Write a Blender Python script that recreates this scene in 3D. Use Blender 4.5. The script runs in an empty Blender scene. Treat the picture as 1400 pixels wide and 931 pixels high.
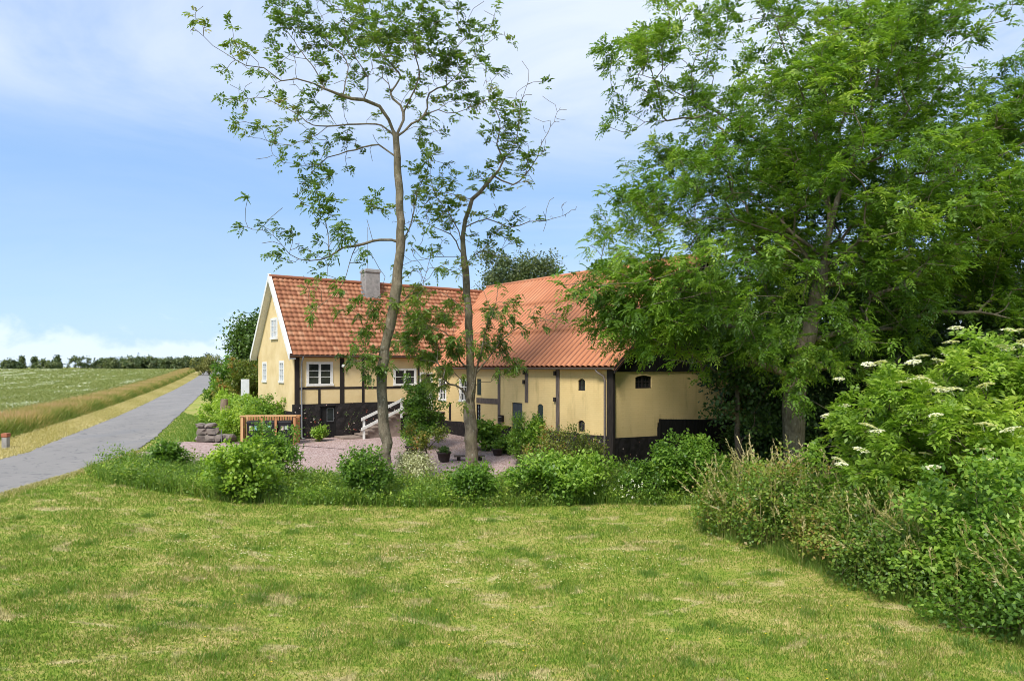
import bpy, math, random
import numpy as np
from mathutils import Vector

SC = bpy.context.scene
COL = SC.collection
R = math.radians
rng = np.random.default_rng(7)
random.seed(7)

# ------------------------------------------------------------ camera
cam_d = bpy.data.cameras.new('camera')
cam = bpy.data.objects.new('camera', cam_d)
COL.objects.link(cam)
cam.location = (0, 0, 3.4)
cam.rotation_euler = (R(90), 0, 0)
cam_d.sensor_width = 36
cam_d.lens = 24.43
cam_d.shift_y = 0.0261
cam_d.clip_start = 0.1
cam_d.clip_end = 8000
SC.camera = cam

# ------------------------------------------------------------ light and exposure
SUN_DIR = Vector((-0.40, -0.92, 0)).normalized() * math.cos(R(50)) + Vector((0, 0, math.sin(R(50))))
sun_d = bpy.data.lights.new('sun', 'SUN')
sun_d.energy = 3.0
sun_d.angle = R(16)
sun_d.color = (1.0, 0.95, 0.87)
sun = bpy.data.objects.new('sun', sun_d)
COL.objects.link(sun)
sun.rotation_euler = SUN_DIR.to_track_quat('Z', 'Y').to_euler()
sun.location = SUN_DIR * 60

world = bpy.data.worlds.new('World')
SC.world = world
world.use_nodes = True
SC.view_settings.view_transform = 'Standard'
SC.view_settings.look = 'None'
SC.view_settings.gamma = 1
SC.view_settings.exposure = 0.75
SC.view_settings.use_curve_mapping = False
SC.cycles.filter_width = 0.95
SC.cycles.max_bounces = 10
SC.cycles.diffuse_bounces = 7
SC.cycles.transparent_max_bounces = 4
SC.cycles.caustics_reflective = False
SC.cycles.caustics_refractive = False


class Nodes:
    def __init__(self, tree):
        self.t = tree
        self.t.nodes.clear()

    def n(self, kind, ins=None, **props):
        nd = self.t.nodes.new(kind)
        for k, v in props.items():
            setattr(nd, k, v)
        for k, v in (ins or {}).items():
            self.set(nd, k, v)
        return nd

    def set(self, nd, k, v):
        s = nd.inputs[k]
        if isinstance(v, bpy.types.NodeSocket):
            self.t.links.new(v, s)
        elif isinstance(v, bpy.types.Node):
            self.t.links.new(v.outputs[0], s)
        else:
            if s.type == 'RGBA' and len(v) == 3:
                v = (*v, 1)
            s.default_value = v

    def math(self, op, a, b=0.0, clamp=False):
        m = self.n('ShaderNodeMath', operation=op, use_clamp=clamp)
        self.set(m, 0, a)
        self.set(m, 1, b)
        return m.outputs[0]

    def ramp(self, fac, stops, interp='LINEAR'):
        r = self.n('ShaderNodeValToRGB')
        r.color_ramp.interpolation = interp
        el = r.color_ramp.elements
        while len(el) < len(stops):
            el.new(0.5)
        for e, (p, c) in zip(el, stops):
            e.position = p
            e.color = (*c, 1) if len(c) == 3 else c
        self.set(r, 'Fac', fac)
        return r.outputs['Color']

    def mix(self, fac, a, b, blend='MIX'):
        m = self.n('ShaderNodeMix', data_type='RGBA', blend_type=blend)
        self.set(m, 0, fac)
        self.set(m, 6, a)
        self.set(m, 7, b)
        return m.outputs[2]

    def noise(self, vec, scale, detail=4, rough=0.55, dist=0.0):
        m = self.n('ShaderNodeTexNoise', {'Scale': scale, 'Detail': detail, 'Roughness': rough, 'Distortion': dist})
        if vec is not None:
            self.set(m, 'Vector', vec)
        return m.outputs['Fac']

    def maprange(self, v, a, b, c=0.0, d=1.0, smooth=True):
        m = self.n('ShaderNodeMapRange', interpolation_type='SMOOTHSTEP' if smooth else 'LINEAR')
        for k, x in ((0, v), (1, a), (2, b), (3, c), (4, d)):
            self.set(m, k, x)
        return m.outputs[0]


def build_world():
    T = Nodes(world.node_tree)
    sky = T.n('ShaderNodeTexSky', sky_type='NISHITA', sun_disc=False)
    sky.sun_elevation = R(50)
    sky.sun_rotation = math.atan2(SUN_DIR.x, SUN_DIR.y)
    sky.air_density = 1.0
    sky.dust_density = 0.6
    sky.ozone_density = 1.0
    g = T.n('ShaderNodeTexCoord').outputs['Generated']
    sp = T.n('ShaderNodeSeparateXYZ', {0: g})
    x, y, z = sp.outputs
    zc = T.math('MAXIMUM', z, 0.0)
    zz = T.math('ADD', zc, 0.15)
    u = T.math('DIVIDE', x, zz)
    v = T.math('DIVIDE', y, zz)
    uv = T.n('ShaderNodeCombineXYZ', {0: T.math('MULTIPLY', u, 0.7), 1: T.math('MULTIPLY', v, 0.9), 2: 0.37})
    n1 = T.noise(uv.outputs[0], 1.0, 8, 0.60, 0.7)
    n2 = T.noise(uv.outputs[0], 0.45, 3, 0.5, 0.2)
    el = T.maprange(z, 0.24, 0.36)
    # thicker veil towards the right of the view, clear blue towards the left below the streaks
    right = T.maprange(x, -0.30, 0.35, 0.0, 0.34)
    cover = T.math('ADD', T.math('MULTIPLY', el, 0.72), right)
    cover = T.math('ADD', cover, T.math('MULTIPLY', n2, 0.25))
    cir = T.math('MULTIPLY', T.maprange(n1, 0.24, 0.70), cover, True)
    cir = T.math('ADD', cir, 0.05, True)
    # low heaped clouds on the horizon
    az = T.math('ARCTAN2', x, y)
    cv = T.n('ShaderNodeCombineXYZ', {0: T.math('MULTIPLY', az, 5.0), 1: T.math('MULTIPLY', z, 9.0), 2: 1.3})
    n3 = T.noise(cv.outputs[0], 1.35, 7, 0.55, 0.3)
    thr = T.math('SUBTRACT', T.math('ADD', n3, 0.05), T.math('MULTIPLY', zc, 5.2))
    cum = T.math('MULTIPLY', T.maprange(thr, 0.20, 0.32), 0.85)
    haze = T.maprange(z, 0.0, 0.40, 0.72, 0.0, False)
    skyc = T.mix(1.0, sky.outputs[0], (1.02, 1.06, 1.03), 'MULTIPLY')
    skyc = T.mix(haze, skyc, (5.4, 6.7, 7.9))
    skyc = T.mix(T.maprange(z, 0.0, 0.30, 0.25, 0.70), skyc, (2.45, 4.05, 6.4))
    c1 = T.mix(cir, skyc, (6.7, 6.7, 7.2))
    c2 = T.mix(cum, c1, (7.4, 7.6, 7.8))
    c2 = T.mix(1.0, c2, (0.80, 0.90, 1.03), 'MULTIPLY')
    bg = T.n('ShaderNodeBackground', {'Color': c2, 'Strength': 0.092})
    out = T.n('ShaderNodeOutputWorld', {0: bg.outputs[0]})


build_world()

# ------------------------------------------------------------ materials
MATS = {}


def new_mat(name):
    m = bpy.data.materials.new(name)
    m.use_nodes = True
    MATS[name] = m
    return m, Nodes(m.node_tree)


def finish(T, col, rough=0.7, bump=None, bstr=0.3, bdist=0.02, spec=0.3, metal=0.0):
    p = T.n('ShaderNodeBsdfPrincipled', {'Base Color': col, 'Roughness': rough, 'Metallic': metal, 'Specular IOR Level': spec})
    if bump is not None:
        b = T.n('ShaderNodeBump', {'Height': bump, 'Strength': bstr, 'Distance': bdist})
        T.set(p, 'Normal', b)
    T.n('ShaderNodeOutputMaterial', {0: p})
    return p


def pos(T):
    return T.n('ShaderNodeNewGeometry').outputs['Position']


def stretch(T, v, sx, sy, sz):
    return T.n('ShaderNodeMapping', {0: v, 3: (sx, sy, sz)}).outputs[0]


def attr(T, name='tone'):
    return T.n('ShaderNodeAttribute', attribute_name=name).outputs['Fac']


def simple(name, c, c2=None, scale=6.0, rough=0.7, bstr=0.15, spec=0.3, metal=0.0, st=(1, 1, 1)):
    m, T = new_mat(name)
    v = stretch(T, pos(T), *st)
    n = T.noise(v, scale, 5, 0.6)
    c2 = c2 or tuple(x * 0.75 for x in c)
    col = T.ramp(n, [(0.3, c2), (0.7, c)])
    finish(T, col, rough, n, bstr, 0.01, spec, metal)
    return m


def leaf_mat(name, stops, trans=0.32, rough=0.45):
    m, T = new_mat(name)
    col = T.ramp(attr(T), stops)
    p = T.n('ShaderNodeBsdfPrincipled', {'Base Color': col, 'Roughness': rough, 'Specular IOR Level': 0.4})
    tr = T.n('ShaderNodeBsdfTranslucent', {'Color': T.mix(1.0, col, (1.5, 1.55, 0.8), 'MULTIPLY')})
    mx = T.n('ShaderNodeMixShader', {0: trans, 1: p.outputs[0], 2: tr.outputs[0]})
    T.n('ShaderNodeOutputMaterial', {0: mx})
    return m


leaf_mat('ash_leaf', [(0.0, (0.055, 0.115, 0.017)), (0.45, (0.135, 0.250, 0.026)), (0.8, (0.235, 0.36, 0.040)), (1.0, (0.35, 0.45, 0.07))], 0.42)
leaf_mat('sparse_leaf', [(0.0, (0.055, 0.105, 0.020)), (0.45, (0.130, 0.225, 0.034)), (0.85, (0.21, 0.29, 0.05)), (1.0, (0.31, 0.29, 0.08))], 0.42)
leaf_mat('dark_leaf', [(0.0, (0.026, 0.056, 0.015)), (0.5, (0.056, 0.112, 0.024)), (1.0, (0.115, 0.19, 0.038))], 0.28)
leaf_mat('shrub_leaf', [(0.0, (0.071, 0.146, 0.022)), (0.5, (0.160, 0.291, 0.036)), (1.0, (0.319, 0.461, 0.070))], 0.4)
leaf_mat('light_leaf', [(0.0, (0.13, 0.23, 0.025)), (0.5, (0.26, 0.40, 0.045)), (1.0, (0.46, 0.56, 0.10))], 0.42)
leaf_mat('russet_leaf', [(0.0, (0.072, 0.104, 0.019)), (0.5, (0.174, 0.221, 0.036)), (0.85, (0.286, 0.261, 0.056)), (1.0, (0.412, 0.179, 0.068))], 0.38)
leaf_mat('pale_leaf', [(0.0, (0.146, 0.180, 0.067)), (0.4, (0.329, 0.339, 0.152)), (1.0, (0.700, 0.700, 0.456))], 0.25)
leaf_mat('bramble_leaf', [(0.0, (0.075, 0.140, 0.024)), (0.5, (0.165, 0.275, 0.038)), (0.88, (0.28, 0.36, 0.06)), (0.99, (0.36, 0.36, 0.08)), (1.0, (0.34, 0.24, 0.07))], 0.42)
leaf_mat('far_leaf', [(0.0, (0.063, 0.098, 0.039)), (0.5, (0.105, 0.146, 0.055)), (1.0, (0.197, 0.225, 0.082))], 0.2)
leaf_mat('far_pale_leaf', [(0.0, (0.122, 0.148, 0.033)), (0.5, (0.220, 0.228, 0.057)), (1.0, (0.342, 0.318, 0.095))], 0.2)
leaf_mat('flower_white', [(0.0, (0.58, 0.57, 0.34)), (0.4, (0.78, 0.76, 0.56)), (1.0, (0.84, 0.83, 0.69))], 0.25, 0.7)
leaf_mat('flower_yellow', [(0.0, (0.70, 0.50, 0.01)), (1.0, (0.85, 0.65, 0.03))], 0.2)
leaf_mat('flower_red', [(0.0, (0.35, 0.03, 0.03)), (0.4, (0.50, 0.10, 0.08)), (0.5, (0.60, 0.45, 0.40)), (1.0, (0.72, 0.64, 0.58))], 0.2)
leaf_mat('dry_grass', [(0.0, (0.20, 0.22, 0.04)), (0.4, (0.42, 0.37, 0.14)), (1.0, (0.66, 0.56, 0.32))], 0.3, 0.7)
leaf_mat('tall_grass', [(0.0, (0.11, 0.18, 0.025)), (0.4, (0.21, 0.24, 0.045)), (0.6, (0.40, 0.33, 0.10)), (1.0, (0.55, 0.34, 0.20))], 0.3, 0.7)
leaf_mat('weed_grass', [(0.0, (0.075, 0.155, 0.02)), (0.5, (0.15, 0.25, 0.035)), (0.85, (0.26, 0.32, 0.06)), (1.0, (0.42, 0.36, 0.15))], 0.38, 0.6)
leaf_mat('crop_leaf', [(0.0, (0.14, 0.175, 0.045)), (0.5, (0.235, 0.26, 0.075)), (0.80, (0.33, 0.33, 0.12)), (0.86, (0.56, 0.57, 0.42)), (1.0, (0.70, 0.70, 0.56))], 0.25, 0.7)


def lawn_color(T):
    p = pos(T)
    flat = stretch(T, p, 1, 1, 0)
    big = T.noise(flat, 0.28, 5, 0.6, 0.4)
    mid = T.noise(stretch(T, p, 0.8, 1.6, 0), 3.2, 4, 0.65, 0.4)
    med = T.noise(flat, 1.3, 5, 0.65, 0.3)
    fine = T.noise(flat, 9.0, 5, 0.7)
    mixn = T.math('ADD', T.math('ADD', T.math('MULTIPLY', big, 0.22), T.math('MULTIPLY', mid, 0.28)), T.math('ADD', T.math('MULTIPLY', med, 0.26), T.math('MULTIPLY', fine, 0.24)))
    return mixn, med, fine


def lawn_mat():
    m, T = new_mat('lawn')
    f, med, fine = lawn_color(T)
    col = T.ramp(f, [(0.36, (0.132, 0.212, 0.021)), (0.45, (0.207, 0.270, 0.036)), (0.52, (0.306, 0.296, 0.071)), (0.59, (0.470, 0.371, 0.152)), (0.70, (0.547, 0.424, 0.199))])
    q = T.noise(stretch(T, pos(T), 0.8, 1.5, 0), 1.15, 6, 0.68, 0.5)
    col = T.mix(T.maprange(q, 0.555, 0.64, 0.0, 0.75), col, (0.50, 0.415, 0.21))
    finish(T, col, 0.9, fine, 0.5, 0.03, 0.1)
    m2, T = new_mat('lawn_blade')
    f, med, fine = lawn_color(T)
    f2 = T.math('ADD', T.math('SUBTRACT', f, 0.040), T.math('MULTIPLY', T.math('SUBTRACT', attr(T), 0.5), 0.26))
    col = T.ramp(f2, [(0.34, (0.110, 0.223, 0.019)), (0.45, (0.182, 0.284, 0.030)), (0.525, (0.280, 0.316, 0.062)), (0.60, (0.458, 0.405, 0.152)), (0.72, (0.603, 0.502, 0.237))])
    q = T.noise(stretch(T, pos(T), 0.8, 1.5, 0), 1.15, 6, 0.68, 0.5)
    col = T.mix(T.maprange(q, 0.555, 0.64, 0.0, 0.8), col, (0.50, 0.415, 0.21))
    p = T.n('ShaderNodeBsdfPrincipled', {'Base Color': col, 'Roughness': 0.6, 'Specular IOR Level': 0.2})
    tr = T.n('ShaderNodeBsdfTranslucent', {'Color': col})
    mx = T.n('ShaderNodeMixShader', {0: 0.35, 1: p.outputs[0], 2: tr.outputs[0]})
    T.n('ShaderNodeOutputMaterial', {0: mx})


lawn_mat()


def road_mat():
    m, T = new_mat('asphalt')
    p = pos(T)
    st = T.noise(stretch(T, p, 0.5, 0.12, 0), 1.0, 6, 0.6, 0.4)
    fine = T.noise(p, 30, 4, 0.7)
    col = T.ramp(st, [(0.3, (0.168, 0.152, 0.132)), (0.55, (0.22, 0.198, 0.172)), (0.75, (0.275, 0.248, 0.213))])
    col = T.mix(0.35, col, T.ramp(fine, [(0.3, (0.17, 0.17, 0.17)), (0.7, (0.42, 0.41, 0.40))]))
    # tar patches and cracks
    crk = T.noise(stretch(T, p, 0.35, 0.5, 0), 1.6, 3, 0.5, 1.2)
    band = T.math('ABSOLUTE', T.math('SUBTRACT', crk, 0.5))
    col = T.mix(T.maprange(band, 0.0, 0.014, 0.8, 0.0), col, (0.11, 0.11, 0.11))
    patch = T.maprange(T.noise(stretch(T, p, 0.4, 0.25, 0), 0.8, 2, 0.4), 0.62, 0.66, 0, 0.35)
    col = T.mix(patch, col, (0.19, 0.19, 0.195))
    finish(T, col, 0.9, fine, 0.25, 0.01, 0.2)


def gravel_mat():
    m, T = new_mat('gravel')
    p = pos(T)
    vo = T.n('ShaderNodeTexVoronoi', {'Vector': p, 'Scale': 26.0})
    sc = T.n('ShaderNodeSeparateColor', {0: vo.outputs['Color']})
    col = T.ramp(sc.outputs[0], [(0.0, (0.20, 0.135, 0.12)), (0.35, (0.35, 0.235, 0.21)), (0.7, (0.46, 0.33, 0.295)), (1.0, (0.60, 0.51, 0.47))])
    big = T.noise(stretch(T, p, 1, 1, 0), 0.5, 5, 0.6)
    col = T.mix(T.maprange(big, 0.42, 0.7, 0.0, 0.35), col, (0.40, 0.29, 0.25))
    weeds = T.maprange(T.noise(stretch(T, p, 1, 1, 0), 1.6, 6, 0.7), 0.66, 0.76, 0, 0.7)
    col = T.mix(weeds, col, (0.16, 0.18, 0.06))
    finish(T, col, 0.9, vo.outputs['Distance'], 0.8, 0.03, 0.2)


def plaster_mat():
    m, T = new_mat('yellow_limewash')
    p = pos(T)
    f = T.noise(p, 1.2, 6, 0.6)
    g = T.noise(p, 14, 5, 0.7)
    col = T.ramp(f, [(0.3, (0.60, 0.455, 0.225)), (0.5, (0.69, 0.535, 0.28)), (0.72, (0.74, 0.59, 0.33))])
    runs = T.noise(stretch(T, p, 5, 5, 0.35), 1.0, 4, 0.6)
    col = T.mix(T.maprange(runs, 0.60, 0.78, 0, 0.35), col, (0.50, 0.32, 0.12))
    ws = T.maprange(T.noise(p, 4.5, 5, 0.7), 0.70, 0.76, 0, 0.6)
    col = T.mix(ws, col, (0.55, 0.30, 0.12))
    finish(T, col, 0.9, g, 0.3, 0.015, 0.15)
    # the same lime wash over brick that shows through, with grey-green weathering
    m, T = new_mat('yellow_brick')
    p = pos(T)
    z = T.n('ShaderNodeSeparateXYZ', {0: p})
    along = T.math('SUBTRACT', T.math('MULTIPLY', z.outputs[0], 1.0), T.math('MULTIPLY', z.outputs[1], 0.8))
    bv = T.n('ShaderNodeCombineXYZ', {0: along, 1: z.outputs[2], 2: 0.0})
    br = T.n('ShaderNodeTexBrick', {'Vector': bv.outputs[0], 'Color1': (0.72, 0.54, 0.255), 'Color2': (0.69, 0.51, 0.235), 'Mortar': (0.655, 0.485, 0.225), 'Scale': 1.0, 'Mortar Size': 0.010, 'Brick Width': 0.25, 'Row Height': 0.078})
    f = T.noise(p, 0.9, 6, 0.65)
    col = T.mix(0.35, br.outputs['Color'], T.ramp(f, [(0.3, (0.61, 0.45, 0.20)), (0.7, (0.76, 0.59, 0.30))]))
    runs = T.noise(stretch(T, p, 2.2, 2.2, 0.5), 1.0, 5, 0.65)
    col = T.mix(T.maprange(runs, 0.52, 0.78, 0, 0.55), col, (0.36, 0.27, 0.11))
    g = T.noise(p, 18, 4, 0.7)
    h = T.math('ADD', T.math('MULTIPLY', br.outputs['Fac'], -0.5), T.math('MULTIPLY', g, 0.5))
    finish(T, col, 0.92, h, 0.35, 0.012, 0.12)


def plinth_mat():
    m, T = new_mat('tarred_plinth')
    p = pos(T)
    st = T.n('ShaderNodeTexVoronoi', {'Vector': p, 'Scale': 3.2})
    vo = T.n('ShaderNodeTexVoronoi', {'Vector': p, 'Scale': 6.5})
    sc = T.n('ShaderNodeSeparateColor', {0: vo.outputs['Color']})
    chip = T.math('MULTIPLY', T.maprange(vo.outputs['Distance'], 0.24, 0.16), T.math('GREATER_THAN', sc.outputs[0], 0.88))
    chipc = T.ramp(sc.outputs[1], [(0.0, (0.28, 0.05, 0.035)), (0.45, (0.30, 0.14, 0.10)), (0.6, (0.55, 0.42, 0.36)), (1.0, (0.62, 0.56, 0.52))])
    n = T.noise(p, 5, 6, 0.7)
    col = T.ramp(n, [(0.3, (0.010, 0.009, 0.009)), (0.55, (0.022, 0.018, 0.017)), (0.78, (0.055, 0.040, 0.040))])
    col = T.mix(chip, col, chipc)
    h = T.math('ADD', T.math('MULTIPLY', st.outputs['Distance'], -1.0), T.math('MULTIPLY', n, 0.6))
    finish(T, col, 0.75, h, 0.7, 0.06, 0.3)


def tile_mat():
    m, T = new_mat('clay_tile')
    p = pos(T)
    t = attr(T)
    col = T.ramp(t, [(0.0, (0.27, 0.105, 0.055)), (0.35, (0.355, 0.148, 0.076)), (0.8, (0.415, 0.185, 0.098)), (1.0, (0.46, 0.24, 0.14))])
    f = T.noise(p, 0.7, 6, 0.65)
    col = T.mix(T.maprange(f, 0.5, 0.75, 0, 0.4), col, (0.30, 0.13, 0.075))
    li = T.maprange(T.noise(p, 7, 4, 0.7), 0.66, 0.72, 0, 0.4)
    col = T.mix(li, col, (0.40, 0.33, 0.22))
    finish(T, col, 0.8, T.noise(p, 30, 4, 0.7), 0.2, 0.01, 0.25)
    for nm in ('barn_sheet', 'barn_sheet_shaded'):
        m, T = new_mat(nm)
        p = pos(T)
        f = T.noise(p, 0.6, 6, 0.6)
        col = T.ramp(f, [(0.3, (0.44, 0.165, 0.075)), (0.55, (0.50, 0.20, 0.096)), (0.75, (0.54, 0.24, 0.125))])
        sl = T.noise(stretch(T, p, 6, 6, 0.8), 1.0, 4, 0.6)
        col = T.mix(T.maprange(sl, 0.5, 0.75, 0, 0.35), col, (0.36, 0.15, 0.085))
        if nm == 'barn_sheet_shaded':  # shade of the troughs between the ribs, painted into the colour
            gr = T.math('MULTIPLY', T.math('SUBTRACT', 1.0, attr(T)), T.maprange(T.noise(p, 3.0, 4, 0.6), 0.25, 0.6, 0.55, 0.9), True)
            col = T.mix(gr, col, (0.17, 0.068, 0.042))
        finish(T, col, 0.7, T.noise(p, 25, 3, 0.6), 0.12, 0.008, 0.25)


def bark_mat(name, a, b, c):
    m, T = new_mat(name)
    p = pos(T)
    v = stretch(T, p, 1, 1, 0.22)
    n = T.noise(v, 14, 6, 0.7, 0.4)
    big = T.noise(p, 1.6, 4, 0.6)
    sp = T.noise(stretch(T, p, 1, 1, 0.6), 5.5, 5, 0.7, 0.8)
    col = T.ramp(T.math('ADD', T.math('MULTIPLY', n, 0.5), T.math('MULTIPLY', sp, 0.5)), [(0.36, a), (0.52, b), (0.64, c)])
    col = T.mix(T.maprange(big, 0.5, 0.72, 0, 0.45), col, (0.20, 0.19, 0.10))
    col = T.mix(T.maprange(T.noise(p, 9.0, 3, 0.6), 0.62, 0.70, 0, 0.5), col, (0.36, 0.37, 0.30))
    finish(T, col, 0.9, T.math('ADD', n, sp), 0.8, 0.03, 0.15)


road_mat(); gravel_mat(); plaster_mat(); plinth_mat(); tile_mat()
bark_mat('grey_bark', (0.085, 0.068, 0.048), (0.175, 0.145, 0.10), (0.27, 0.23, 0.165))
bark_mat('brown_bark', (0.055, 0.042, 0.030), (0.115, 0.088, 0.060), (0.19, 0.15, 0.11))
simple('black_timber', (0.035, 0.027, 0.022), (0.014, 0.011, 0.010), 5, 0.75, st=(3, 3, 0.5))
simple('grey_timber', (0.17, 0.135, 0.115), (0.075, 0.058, 0.05), 6, 0.85, st=(3, 3, 0.5))
simple('black_board', (0.016, 0.014, 0.013), (0.006, 0.006, 0.006), 4, 0.75, st=(3, 3, 0.4))
simple('white_paint', (0.80, 0.79, 0.75), (0.66, 0.64, 0.58), 7, 0.5)
simple('grey_metal', (0.32, 0.33, 0.34), (0.22, 0.22, 0.23), 9, 0.45, metal=0.6)
simple('gutter_brown', (0.20, 0.16, 0.14), (0.12, 0.10, 0.09), 9, 0.5)
simple('concrete_grey', (0.36, 0.34, 0.32), (0.22, 0.21, 0.20), 5, 0.9, 0.3)
simple('step_stone', (0.34, 0.27, 0.22), (0.20, 0.15, 0.12), 5, 0.9, 0.3)
simple('cedar_wood', (0.50, 0.25, 0.11), (0.36, 0.16, 0.065), 5, 0.7, st=(6, 6, 0.6))
simple('cedar_pale', (0.60, 0.38, 0.19), (0.48, 0.27, 0.12), 5, 0.7, st=(6, 6, 0.6))
simple('bin_plastic', (0.018, 0.018, 0.022), (0.010, 0.010, 0.012), 5, 0.5)
simple('field_stone', (0.27, 0.225, 0.19), (0.13, 0.11, 0.095), 3.5, 0.9, 0.5)
simple('old_post', (0.30, 0.22, 0.15), (0.15, 0.11, 0.075), 6, 0.9, 0.5, st=(4, 4, 0.6))
simple('terracotta_dark', (0.055, 0.038, 0.033), (0.03, 0.022, 0.02), 6, 0.7)
simple('soil', (0.09, 0.065, 0.045), (0.05, 0.035, 0.025), 8, 0.95, 0.5)
simple('dark_green_paint', (0.035, 0.055, 0.048), (0.02, 0.032, 0.03), 6, 0.6, st=(3, 3, 0.5))
simple('slate_door', (0.085, 0.095, 0.11), (0.05, 0.056, 0.066), 6, 0.6, st=(3, 3, 0.5))
simple('sticker_pink', (0.68, 0.56, 0.58), (0.60, 0.48, 0.50), 9, 0.6)
simple('sticker_blue', (0.32, 0.58, 0.68), (0.25, 0.50, 0.62), 9, 0.6)
simple('sticker_teal', (0.30, 0.62, 0.58), (0.25, 0.52, 0.50), 9, 0.6)
simple('sticker_tan', (0.52, 0.44, 0.38), (0.44, 0.36, 0.30), 9, 0.6)
simple('sticker_grey', (0.36, 0.42, 0.34), (0.30, 0.36, 0.28), 9, 0.6)
simple('sign_grey', (0.58, 0.59, 0.60), (0.48, 0.49, 0.50), 4, 0.6)
simple('brick_red', (0.42, 0.16, 0.09), (0.30, 0.11, 0.06), 8, 0.9)
simple('dry_verge', (0.52, 0.40, 0.19), (0.27, 0.24, 0.08), 2.2, 0.95, 0.6)
simple('lamp_glass', (0.75, 0.75, 0.70), (0.62, 0.62, 0.58), 8, 0.3)
simple('straw_yellow', (0.62, 0.48, 0.16), (0.45, 0.34, 0.10), 9, 0.9)
m, T = new_mat('window_glass')
finish(T, T.ramp(T.noise(pos(T), 2.5, 3), [(0.3, (0.012, 0.013, 0.015)), (0.7, (0.035, 0.038, 0.042))]), 0.06, spec=0.6)
m, T = new_mat('pale_glass')
finish(T, T.ramp(T.noise(pos(T), 2.5, 3), [(0.3, (0.22, 0.26, 0.30)), (0.7, (0.36, 0.40, 0.45))]), 0.08, spec=0.6)
m, T = new_mat('field_ground')
p_ = pos(T)
n_ = T.noise(stretch(T, p_, 0.45, 0.16, 0), 1.0, 6, 0.65, 0.3)
f_ = T.noise(p_, 5, 4, 0.7)
c_ = T.ramp(T.math('ADD', T.math('MULTIPLY', n_, 0.7), T.math('MULTIPLY', f_, 0.3)), [(0.35, (0.13, 0.185, 0.04)), (0.5, (0.21, 0.25, 0.075)), (0.60, (0.29, 0.31, 0.13)), (0.70, (0.42, 0.44, 0.28))])
finish(T, c_, 0.95, f_, 0.6, 0.1, 0.1)

# ------------------------------------------------------------ mesh helpers
ABS = {}


def link(o, parent=None, loc=(0, 0, 0)):
    COL.objects.link(o)
    if parent is not None:
        o.parent = parent
        ABS[o.name] = ABS[parent.name]
    else:
        o.location = loc
        ABS[o.name] = np.array(loc, float)
    return o


def tag(o, label=None, cat=None, group=None, kind=None):
    if label: o['label'] = label
    if cat: o['category'] = cat
    if group: o['group'] = group
    if kind: o['kind'] = kind
    return o


def empty(name, loc, label, cat, group=None):
    o = bpy.data.objects.new(name, None)
    o.empty_display_size = 0.2
    link(o, None, tuple(float(v) for v in loc))
    return tag(o, label, cat, group)


def np_mesh(name, V, F, mat, tone=None, smooth=False):
    V = np.asarray(V, np.float32)
    F = np.asarray(F, np.int32)
    me = bpy.data.meshes.new(name)
    me.vertices.add(len(V))
    me.vertices.foreach_set('co', V.ravel())
    k = F.shape[1]
    me.loops.add(F.size)
    me.loops.foreach_set('vertex_index', F.ravel())
    me.polygons.add(len(F))
    me.polygons.foreach_set('loop_start', np.arange(0, F.size, k, dtype=np.int32))
    me.polygons.foreach_set('loop_total', np.full(len(F), k, np.int32))
    if smooth:
        me.polygons.foreach_set('use_smooth', np.ones(len(F), bool))
    me.update(calc_edges=True)
    if tone is not None:
        a = me.attributes.new('tone', 'FLOAT', 'POINT')
        a.data.foreach_set('value', np.asarray(tone, np.float32))
    me.materials.append(MATS[mat])
    return me


def np_obj(name, V, F, mat, parent=None, tone=None, smooth=False, loc=(0, 0, 0)):
    base = ABS[parent.name] if parent is not None else np.array(loc, float)
    me = np_mesh(name, np.asarray(V) - base, F, mat, tone, smooth)
    return link(bpy.data.objects.new(name, me), parent, loc)


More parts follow.
